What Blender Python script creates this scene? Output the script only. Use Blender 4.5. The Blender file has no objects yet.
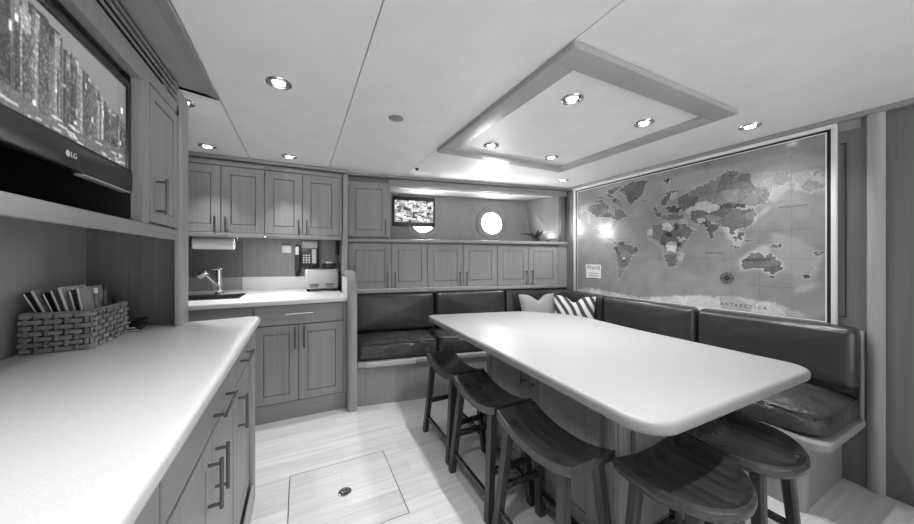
import bpy, bmesh, math, random
import numpy as np
from mathutils import Matrix, Vector
random.seed(7)
S = bpy.context.scene
COL = S.collection

# ------------------------------------------------------------------ camera
cd = bpy.data.cameras.new('camera')
cam = bpy.data.objects.new('camera', cd); COL.objects.link(cam)
YAW = math.atan(157.0/314.0)
cam.location = (0, 0, 1.27)
cam.rotation_euler = (math.pi/2, 0, -YAW)
cd.sensor_width = 36.0
cd.lens = 36.0*314.0/914.0
cd.shift_y = -4.0/914.0
cd.clip_start = 0.02
S.camera = cam
# ------------------------------------------------------------------ world and exposure
W = bpy.data.worlds.new('world'); S.world = W; W.use_nodes = True
W.node_tree.nodes['Background'].inputs[0].default_value = (1, 1, 1, 1)
WN = W.node_tree.nodes; WL = W.node_tree.links
wt = WN.new('ShaderNodeTexCoord'); ws = WN.new('ShaderNodeSeparateXYZ'); wm = WN.new('ShaderNodeMapRange')
WL.new(wt.outputs['Generated'], ws.inputs[0]); WL.new(ws.outputs['Z'], wm.inputs['Value'])
wm.inputs['From Min'].default_value = -.08; wm.inputs['From Max'].default_value = .05
wm.inputs['To Min'].default_value = 2.3      # stronger from below, fill added to brighten the ceiling
wm.inputs['To Max'].default_value = 0.34
WL.new(wm.outputs[0], WN['Background'].inputs[1])
S.view_settings.view_transform = 'Standard'
S.view_settings.look = 'None'
S.view_settings.gamma = 1.0
S.view_settings.use_curve_mapping = False
S.view_settings.exposure = 1.0
SPOT_W = 24.0
STRIP = 35.0
NICHE = 5.0
PORT = 30.0
S.cycles.max_bounces = 8
S.cycles.diffuse_bounces = 5
S.cycles.sample_clamp_indirect = 6.0

# ------------------------------------------------------------------ materials (the place is seen in black and white)
def lin(v):
    v = v/255.0
    return v/12.92 if v <= 0.04045 else ((v+0.055)/1.055)**2.4
def gcol(v):
    l = lin(v); return (l, l, l, 1)
def plain(name, v, rough=0.5, metal=0.0, spec=0.5, coat=0.0):
    m = bpy.data.materials.new(name); m.use_nodes = True
    b = m.node_tree.nodes['Principled BSDF']
    b.inputs['Base Color'].default_value = gcol(v)
    b.inputs['Roughness'].default_value = rough
    b.inputs['Metallic'].default_value = metal
    b.inputs['Specular IOR Level'].default_value = spec
    b.inputs['Coat Weight'].default_value = coat
    return m
def nodes(m): return m.node_tree.nodes, m.node_tree.links, m.node_tree.nodes['Principled BSDF']
def wood(name, lo, hi, axis='z', rough=0.42, fine=60.0, spec=0.4, along=1.6):
    m = plain(name, (lo+hi)/2, rough, 0, spec); N, L, b = nodes(m)
    tc = N.new('ShaderNodeTexCoord'); mp = N.new('ShaderNodeMapping')
    sc = [fine]*3; sc['xyz'.index(axis)] = along
    mp.inputs['Scale'].default_value = sc
    L.new(tc.outputs['Object'], mp.inputs[0])
    n = N.new('ShaderNodeTexNoise'); n.inputs['Scale'].default_value = 1.0; n.inputs['Detail'].default_value = 4; n.inputs['Roughness'].default_value = .6
    L.new(mp.outputs[0], n.inputs['Vector'])
    mp2 = N.new('ShaderNodeMapping'); sc2 = [6.0]*3; sc2['xyz'.index(axis)] = .5
    mp2.inputs['Scale'].default_value = sc2
    L.new(tc.outputs['Object'], mp2.inputs[0])
    n2 = N.new('ShaderNodeTexNoise'); n2.inputs['Scale'].default_value = 1.0; n2.inputs['Detail'].default_value = 2
    L.new(mp2.outputs[0], n2.inputs['Vector'])
    ad = N.new('ShaderNodeMath'); ad.operation = 'MULTIPLY_ADD'; ad.inputs[1].default_value = .6
    L.new(n.outputs['Fac'], ad.inputs[0])
    mu = N.new('ShaderNodeMath'); mu.operation = 'MULTIPLY'; mu.inputs[1].default_value = .4
    L.new(n2.outputs['Fac'], mu.inputs[0]); L.new(mu.outputs[0], ad.inputs[2])
    r = N.new('ShaderNodeValToRGB'); r.color_ramp.elements[0].position = .33; r.color_ramp.elements[1].position = .67
    r.color_ramp.elements[0].color = gcol(lo); r.color_ramp.elements[1].color = gcol(hi)
    L.new(ad.outputs[0], r.inputs[0]); L.new(r.outputs[0], b.inputs['Base Color'])
    return m
def speck(name, v, dv, rough, scale=260, spec=0.5):
    m = plain(name, v, rough, 0, spec); N, L, b = nodes(m)
    tc = N.new('ShaderNodeTexCoord'); n = N.new('ShaderNodeTexNoise'); n.inputs['Scale'].default_value = scale; n.inputs['Detail'].default_value = 3
    L.new(tc.outputs['Object'], n.inputs['Vector'])
    r = N.new('ShaderNodeValToRGB'); r.color_ramp.elements[0].position = .35; r.color_ramp.elements[1].position = .6
    r.color_ramp.elements[0].color = gcol(v-dv); r.color_ramp.elements[1].color = gcol(v)
    L.new(n.outputs['Fac'], r.inputs[0]); L.new(r.outputs[0], b.inputs['Base Color'])
    return m
def leather(name, v, rough=.38, wr=.35, wd=.012):
    m = plain(name, v, rough, 0, .5); N, L, b = nodes(m)
    tc = N.new('ShaderNodeTexCoord')
    n = N.new('ShaderNodeTexNoise'); n.inputs['Scale'].default_value = 9; n.inputs['Detail'].default_value = 5
    vo = N.new('ShaderNodeTexVoronoi'); vo.inputs['Scale'].default_value = 220
    L.new(tc.outputs['Object'], n.inputs['Vector']); L.new(tc.outputs['Object'], vo.inputs['Vector'])
    bu = N.new('ShaderNodeBump'); bu.inputs['Strength'].default_value = .12; bu.inputs['Distance'].default_value = .002
    L.new(vo.outputs['Distance'], bu.inputs['Height'])
    b2 = N.new('ShaderNodeBump'); b2.inputs['Strength'].default_value = wr; b2.inputs['Distance'].default_value = wd
    L.new(n.outputs['Fac'], b2.inputs['Height']); L.new(bu.outputs[0], b2.inputs['Normal'])
    L.new(b2.outputs[0], b.inputs['Normal'])
    r = N.new('ShaderNodeValToRGB'); r.color_ramp.elements[0].color = gcol(v*.8); r.color_ramp.elements[1].color = gcol(v*1.2)
    L.new(n.outputs['Fac'], r.inputs[0]); L.new(r.outputs[0], b.inputs['Base Color'])
    return m
def emis(name, v, strength):
    m = bpy.data.materials.new(name); m.use_nodes = True; N = m.node_tree.nodes; L = m.node_tree.links
    N.remove(N['Principled BSDF']); e = N.new('ShaderNodeEmission')
    e.inputs[0].default_value = gcol(v); e.inputs[1].default_value = strength
    L.new(e.outputs[0], N['Material Output'].inputs[0]); return m
def colattr(name, rough=.3, emit=0.0, coat=0.0):
    m = plain(name, 128, rough, 0, .5, coat); N, L, b = nodes(m)
    a = N.new('ShaderNodeAttribute'); a.attribute_name = 'Col'
    if emit:
        b.inputs['Base Color'].default_value = gcol(20)
        L.new(a.outputs['Color'], b.inputs['Emission Color']); b.inputs['Emission Strength'].default_value = emit
    else:
        L.new(a.outputs['Color'], b.inputs['Base Color'])
    return m
def planks(name):
    m = plain(name, 200, .4, 0, .4); N, L, b = nodes(m)
    tc = N.new('ShaderNodeTexCoord')
    br = N.new('ShaderNodeTexBrick'); br.offset = .37; br.inputs['Scale'].default_value = 1.0
    br.inputs['Brick Width'].default_value = .95; br.inputs['Row Height'].default_value = .105
    br.inputs['Mortar Size'].default_value = .0012; br.inputs['Bias'].default_value = 0
    br.inputs['Color1'].default_value = gcol(222); br.inputs['Color2'].default_value = gcol(210); br.inputs['Mortar'].default_value = gcol(196)
    L.new(tc.outputs['Object'], br.inputs['Vector'])
    mp = N.new('ShaderNodeMapping'); mp.inputs['Scale'].default_value = (2.2, 46, 2)
    L.new(tc.outputs['Object'], mp.inputs[0])
    n = N.new('ShaderNodeTexNoise'); n.inputs['Scale'].default_value = 1; n.inputs['Detail'].default_value = 5
    L.new(mp.outputs[0], n.inputs['Vector'])
    r = N.new('ShaderNodeValToRGB'); r.color_ramp.elements[0].position = .3; r.color_ramp.elements[1].position = .6
    r.color_ramp.elements[0].color = gcol(236); r.color_ramp.elements[1].color = gcol(255)
    L.new(n.outputs['Fac'], r.inputs[0])
    mx = N.new('ShaderNodeMix'); mx.data_type = 'RGBA'; mx.blend_type = 'MULTIPLY'; mx.inputs[0].default_value = 1
    L.new(br.outputs['Color'], mx.inputs[6]); L.new(r.outputs[0], mx.inputs[7]); L.new(mx.outputs[2], b.inputs['Base Color'])
    return m

M_wood = wood('cherry_wood_vertical', 142, 160, 'z')
M_woodx = wood('cherry_wood_across', 142, 160, 'x')
M_woody = wood('cherry_wood_lengthwise', 142, 158, 'y')
M_dwood = wood('dark_panel_wood', 98, 122, 'z')
M_lwood = wood('pale_rail_wood', 150, 178, 'y', fine=30)
M_lwoodz = wood('pale_post_wood', 150, 172, 'z', fine=30)
M_tray = wood('tray_frame_wood', 162, 178, 'y')
M_wall = wood('wall_panel_wood', 124, 140, 'z')
M_wallr_shaded = wood('right_wall_wood_shaded', 104, 118, 'z')  # same panel wood made darker, shade of this wall put into the colour
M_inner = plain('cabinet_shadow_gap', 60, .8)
M_ceil = speck('ceiling_cloth', 240, 4, .5, 5, .3)
M_floor = planks('maple_plank_floor')
M_hatch = M_floor
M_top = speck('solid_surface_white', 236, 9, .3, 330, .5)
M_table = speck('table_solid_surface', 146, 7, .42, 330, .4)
M_splash_shaded = speck('splash_shade_grey', 150, 10, .4, 300)  # upstand darkened where the strip light stops, shade put into its colour
M_leath = leather('dark_leather', 56, .27)
M_seatl = leather('seat_leather', 66, .28, .9, .04)
M_pipe = plain('leather_piping', 52, .4)
M_stool = wood('dark_stool_wood', 30, 72, 'y', .24, 26, .6, 1.2)
M_stoolz = wood('dark_stool_leg_wood', 36, 62, 'z', .36, 30, .5)
M_steel = plain('brushed_steel', 110, .36, .9)
M_chrome = plain('chrome', 215, .12, 1.0)
M_sink = plain('sink_steel', 150, .3, .9)
M_black = plain('black_plastic', 22, .35)
M_dark = plain('dark_plastic', 44, .45)
M_white = plain('white_plastic', 232, .4)
M_paper = plain('paper_white', 240, .8)
M_lens = emis('lamp_lens', 255, 14.0)
M_strip = emis('strip_lamp', 255, STRIP)
M_niche = emis('niche_lamp', 255, NICHE)
M_sky = emis('daylight_pane', 255, PORT)
M_ring = plain('lamp_ring', 190, .25, .9)
M_refl = plain('lamp_reflector', 150, .2, 1.0)
M_map = colattr('map_print', .16, 0, .0)
M_tv = colattr('tv_picture', .15, .6)
M_cctv = colattr('camera_picture', .2, .62)
M_frame = wood('map_frame_wood', 222, 234, 'z', .35)
M_gap = plain('frame_shadow_gap', 36, .7)

# ------------------------------------------------------------------ geometry helpers
def frame(ox, oy, ax, ay, oz=0.0):
    """local x along the face, local y into the wall, local z up"""
    l = math.hypot(ax, ay); ax /= l; ay /= l
    return Matrix(((ax, -ay, 0, ox), (ay, ax, 0, oy), (0, 0, 1, oz), (0, 0, 0, 1)))
def upright(F):
    """local x along the face, local y up, local z out of the wall"""
    return F @ Matrix(((1, 0, 0, 0), (0, 0, -1, 0), (0, 1, 0, 0), (0, 0, 0, 1)))
I4 = Matrix.Identity(4)
class MB:
    def __init__(s): s.bm = bmesh.new()
    def _x(s, vs, M):
        if M is not None: bmesh.ops.transform(s.bm, matrix=M, verts=vs)
    def box(s, x0, x1, y0, y1, z0, z1, bev=0.0, M=None, seg=2):
        v = [s.bm.verts.new(c) for c in ((x0,y0,z0),(x1,y0,z0),(x1,y1,z0),(x0,y1,z0),(x0,y0,z1),(x1,y0,z1),(x1,y1,z1),(x0,y1,z1))]
        f = [s.bm.faces.new([v[i] for i in q]) for q in ((3,2,1,0),(4,5,6,7),(0,1,5,4),(1,2,6,5),(2,3,7,6),(3,0,4,7))]
        if bev > 0:
            es = list({e for q in f for e in q.edges})
            r = bmesh.ops.bevel(s.bm, geom=es, offset=bev, segments=seg, affect='EDGES', profile=.5)
            v = list({w for q in r['faces'] for w in q.verts} | {w for w in v if w.is_valid})
        s._x(v, M); return s
    def tube(s, pts, r, n=10, M=None, cap=True):
        pts = [Vector(p) for p in pts]; rings = []; prev = None
        for i, p in enumerate(pts):
            t = (pts[min(i+1, len(pts)-1)] - pts[max(i-1, 0)]).normalized()
            if prev is None:
                u = t.orthogonal().normalized()
            else:
                u = (prev - t*prev.dot(t)); u = u.normalized() if u.length > 1e-6 else t.orthogonal().normalized()
            prev = u; w = t.cross(u); rr = r[i] if isinstance(r, (list, tuple)) else r
            rings.append([s.bm.verts.new(p + (u*math.cos(2*math.pi*k/n) + w*math.sin(2*math.pi*k/n))*rr) for k in range(n)])
        s._rings(rings, True, cap); s._x([v for q in rings for v in q], M); return s
    def _rings(s, rings, closed=True, cap=True):
        for a, b in zip(rings, rings[1:]):
            n = len(a)
            for k in range(n if closed else n-1):
                s.bm.faces.new((a[k], a[(k+1) % n], b[(k+1) % n], b[k]))
        if cap:
            s.bm.faces.new(list(reversed(rings[0]))); s.bm.faces.new(rings[-1])
    def lathe(s, prof, n=24, c=(0,0,0), M=None, cap=True):
        rings = [[s.bm.verts.new((c[0]+r*math.cos(2*math.pi*k/n), c[1]+r*math.sin(2*math.pi*k/n), c[2]+z)) for k in range(n)] for r, z in prof]
        s._rings(rings, True, cap); s._x([v for q in rings for v in q], M); return s
    def slab(s, pts, z0, z1, r=0.0, crown=0.0, seg=4, M=None, rz=None, wr=0.0, inner=5):
        """closed plan outline pts (counter-clockwise) extruded z0..z1 with rounded edges and a crowned top"""
        P = [Vector((p[0], p[1])) for p in pts]; n = len(P); nor = []
        for i in range(n):
            a = (P[i]-P[i-1]); b = (P[(i+1) % n]-P[i])
            na = Vector((a.y, -a.x)).normalized(); nb = Vector((b.y, -b.x)).normalized()
            m = (na+nb); m = m.normalized() if m.length > 1e-6 else na
            m /= max(.35, m.dot(na)); nor.append(m)
        C = sum(P, Vector((0, 0)))/n
        rz = r if rz is None else rz
        prof = []
        if r > 0:
            for k in range(seg+1):
                t = math.pi/2*k/seg; prof.append((r*(1-math.sin(t)), z0+rz*(1-math.cos(t))))
            for k in range(seg+1):
                t = math.pi/2*k/seg; prof.append((r*(1-math.cos(t)), z1-rz+rz*math.sin(t)))
        else: prof = [(0, z0), (0, z1)]
        rings = []
        for off, z in prof:
            rings.append([s.bm.verts.new((P[i].x-nor[i].x*off, P[i].y-nor[i].y*off, z)) for i in range(n)])
        last = prof[-1][0]
        if crown or wr:
            for k in range(1, inner+1):
                t = k/(inner+.6)
                rings.append([s.bm.verts.new((lambda q: (q.x, q.y, z1+crown*(1-(1-t)**2)))((P[i]-nor[i]*last)*(1-t)+C*t)) for i in range(n)])
        if wr:
            rnd = random.Random(3)
            for q in rings:
                for v in q: v.co.z += rnd.uniform(-wr, wr)
        s._rings(rings, True, True); s._x([v for q in rings for v in q], M); return s
    def prism(s, pts, z0, z1, M=None): return s.slab(pts, z0, z1, 0, M=M)
    def build(s, name, mat, parent=None, smooth=True, at=None):
        bmesh.ops.recalc_face_normals(s.bm, faces=s.bm.faces)
        off = Vector((0,0,0))
        if parent is not None:
            p = parent
            while p is not None: off = off + Vector(p.location); p = p.parent
            loc = Vector((0,0,0))
        else:
            if at is None:
                xs = [v.co for v in s.bm.verts]
                lo = Vector([min(c[i] for c in xs) for i in range(3)]); hi = Vector([max(c[i] for c in xs) for i in range(3)])
                at = ((lo.x+hi.x)/2, (lo.y+hi.y)/2, lo.z)
            off = Vector(at); loc = Vector(at)
        bmesh.ops.translate(s.bm, vec=-off, verts=s.bm.verts)
        me = bpy.data.meshes.new(name); s.bm.to_mesh(me); s.bm.free()
        me.materials.append(mat)
        o = bpy.data.objects.new(name, me); COL.objects.link(o); o.location = loc
        if parent is not None: o.parent = parent
        if smooth:
            for p in me.polygons: p.use_smooth = True
            try: me.set_sharp_from_angle(angle=math.radians(38))
            except Exception: pass
        return o
def tag(o, label, cat, group=None):
    o['label'] = label; o['category'] = cat
    if group: o['group'] = group
    return o
def thing(name, label, cat, loc=(0,0,0), group=None):
    o = bpy.data.objects.new(name, None); COL.objects.link(o); o.location = loc; o.empty_display_size = .1
    return tag(o, label, cat, group)
def struct(o, label=None):
    o['kind'] = 'structure'
    if label: o['label'] = label
    return o
def copy_tree(o, parent=None):
    c = o.copy(); COL.objects.link(c)
    if parent is not None: c.parent = parent
    for ch in [k for k in COL.objects if k.parent == o]: copy_tree(ch, c)
    return c
def roundpoly(pts, rad, seg=6):
    out = []; n = len(pts)
    for i in range(n):
        p = Vector(pts[i]); a = Vector(pts[i-1]); b = Vector(pts[(i+1) % n]); r = rad[i] if isinstance(rad, (list, tuple)) else rad
        if r <= 0: out.append(tuple(p)); continue
        da = (a-p).normalized(); db = (b-p).normalized(); ang = da.angle(db); d = r/math.tan(ang/2)
        d = min(d, (a-p).length*.49, (b-p).length*.49); rr = d*math.tan(ang/2)
        c = p+(da+db).normalized()*(rr/math.sin(ang/2))
        s0 = p+da*d-c; s1 = p+db*d-c; a0 = math.atan2(s0.y, s0.x); a1 = math.atan2(s1.y, s1.x)
        while a1-a0 > math.pi: a1 -= 2*math.pi
        while a1-a0 < -math.pi: a1 += 2*math.pi
        for k in range(seg+1):
            t = a0+(a1-a0)*k/seg; out.append((c.x+rr*math.cos(t), c.y+rr*math.sin(t)))
    return out
def rect(x0, x1, y0, y1): return [(x0,y0),(x1,y0),(x1,y1),(x0,y1)]
def text(name, body, size, M, mat, parent, depth=.0006):
    cu = bpy.data.curves.new(name, 'FONT'); cu.body = body; cu.size = size; cu.extrude = depth; cu.align_x = 'CENTER'; cu.align_y = 'CENTER'
    t = bpy.data.objects.new(name+'_tmp', cu); COL.objects.link(t)
    bpy.context.view_layer.update()
    me = bpy.data.meshes.new_from_object(t.evaluated_get(bpy.context.evaluated_depsgraph_get()))
    bpy.data.objects.remove(t); bpy.data.curves.remove(cu)
    p = parent; off = Vector((0,0,0))
    while p is not None: off = off+Vector(p.location); p = p.parent
    me.transform(Matrix.Translation(-off) @ M)
    me.materials.clear(); me.materials.append(mat)
    o = bpy.data.objects.new(name, me); COL.objects.link(o); o.parent = parent
    return o
def grid(name, M, w, h, col, mat, parent):
    """flat printed or lit sheet: w x h metres in local x,y facing local +z, tone from array col[rows, columns]"""
    ny, nx = col.shape
    xs = np.linspace(0, w, nx+1); ys = np.linspace(0, h, ny+1)
    X, Y = np.meshgrid(xs, ys); V = np.stack([X.ravel(), Y.ravel(), np.zeros(X.size)], 1)
    i = np.arange(nx)[None, :]+np.arange(ny)[:, None]*(nx+1); i = i.ravel()
    F = np.stack([i, i+1, i+nx+2, i+nx+1], 1)
    p = parent; off = Vector((0,0,0))
    while p is not None: off = off+Vector(p.location); p = p.parent
    A = np.array(Matrix.Translation(-off) @ M)
    V = V @ A[:3,:3].T + A[:3,3]
    me = bpy.data.meshes.new(name); me.from_pydata(V.tolist(), [], F.tolist()); me.update()
    at = me.color_attributes.new('Col', 'FLOAT_COLOR', 'CORNER')
    c = np.repeat(col.ravel(), 4)/255.0; c = np.where(c <= .04045, c/12.92, ((c+.055)/1.055)**2.4)
    buf = np.ones((c.size, 4)); buf[:, :3] = c[:, None]
    at.data.foreach_set('color', buf.ravel().astype(np.float32))
    me.materials.append(mat)
    o = bpy.data.objects.new(name, me); COL.objects.link(o); o.parent = parent
    return o
def handle(F, x, z0, z1, parent, off=.032, r=.0055, horiz=False):
    m = MB()
    if horiz:
        m.tube([(z0, -off, x), (z1, -off, x)], r, 10, F)
        for q in (z0+.014, z1-.014): m.tube([(q, 0, x), (q, -off, x)], r*.9, 8, F)
    else:
        m.tube([(x, -off, z0), (x, -off, z1)], r, 10, F)
        for q in (z0+.014, z1-.014): m.tube([(x, 0, q), (x, -off, q)], r*.9, 8, F)
    return m.build('handle', M_steel, parent)
def door(F, x0, x1, z0, z1, parent, mat=None, h=None, name='door', b=.062, gap=.004, t=.02):
    mat = mat or M_wood; m = MB(); g = .0025; x0 += g; x1 -= g; z0 += g; z1 -= g
    m.box(x0, x0+b, 0, t, z0, z1, .0015, F, 1); m.box(x1-b, x1, 0, t, z0, z1, .0015, F, 1)
    m.box(x0+b, x1-b, 0, t, z0, z0+b, 0, F); m.box(x0+b, x1-b, 0, t, z1-b, z1, 0, F)
    m.box(x0+b+gap, x1-b-gap, .002, t, z0+b+gap, z1-b-gap, .002, F, 1)
    o = m.build(name, mat, parent)
    if h: handle(F, h[0], h[1], h[2], o)
    return o
def drawer(F, x0, x1, z0, z1, parent, mat=None, h=None, name='drawer'):
    g = .0025
    o = MB().box(x0+g, x1-g, 0, .02, z0+g, z1-g, .002, F, 1).build(name, mat or M_woodx, parent)
    if h: handle(F, h[0], h[1], h[2], o, horiz=True)
    return o
def body(F, x0, x1, y1, z0, z1, parent, mat=None):
    m = MB(); m.box(x0, x1, .021, y1, z0, z1, 0, F)
    return m.build('cabinet_body', mat or M_dwood, parent)
FB = frame(.40, 3.15, 2.40, -.43)
FW = frame(0, 3.777, 1.75, -.30)
FG = frame(0, 2.80, 1, 0)
FU = frame(0, 3.07, 1, 0)
FL = frame(-.235, 0, 0, 1)
FT = frame(-.515, 0, 0, 1)
def pt(F, x, y, z=0): v = F @ Vector((x, y, z)); return (v.x, v.y, v.z)
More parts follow.
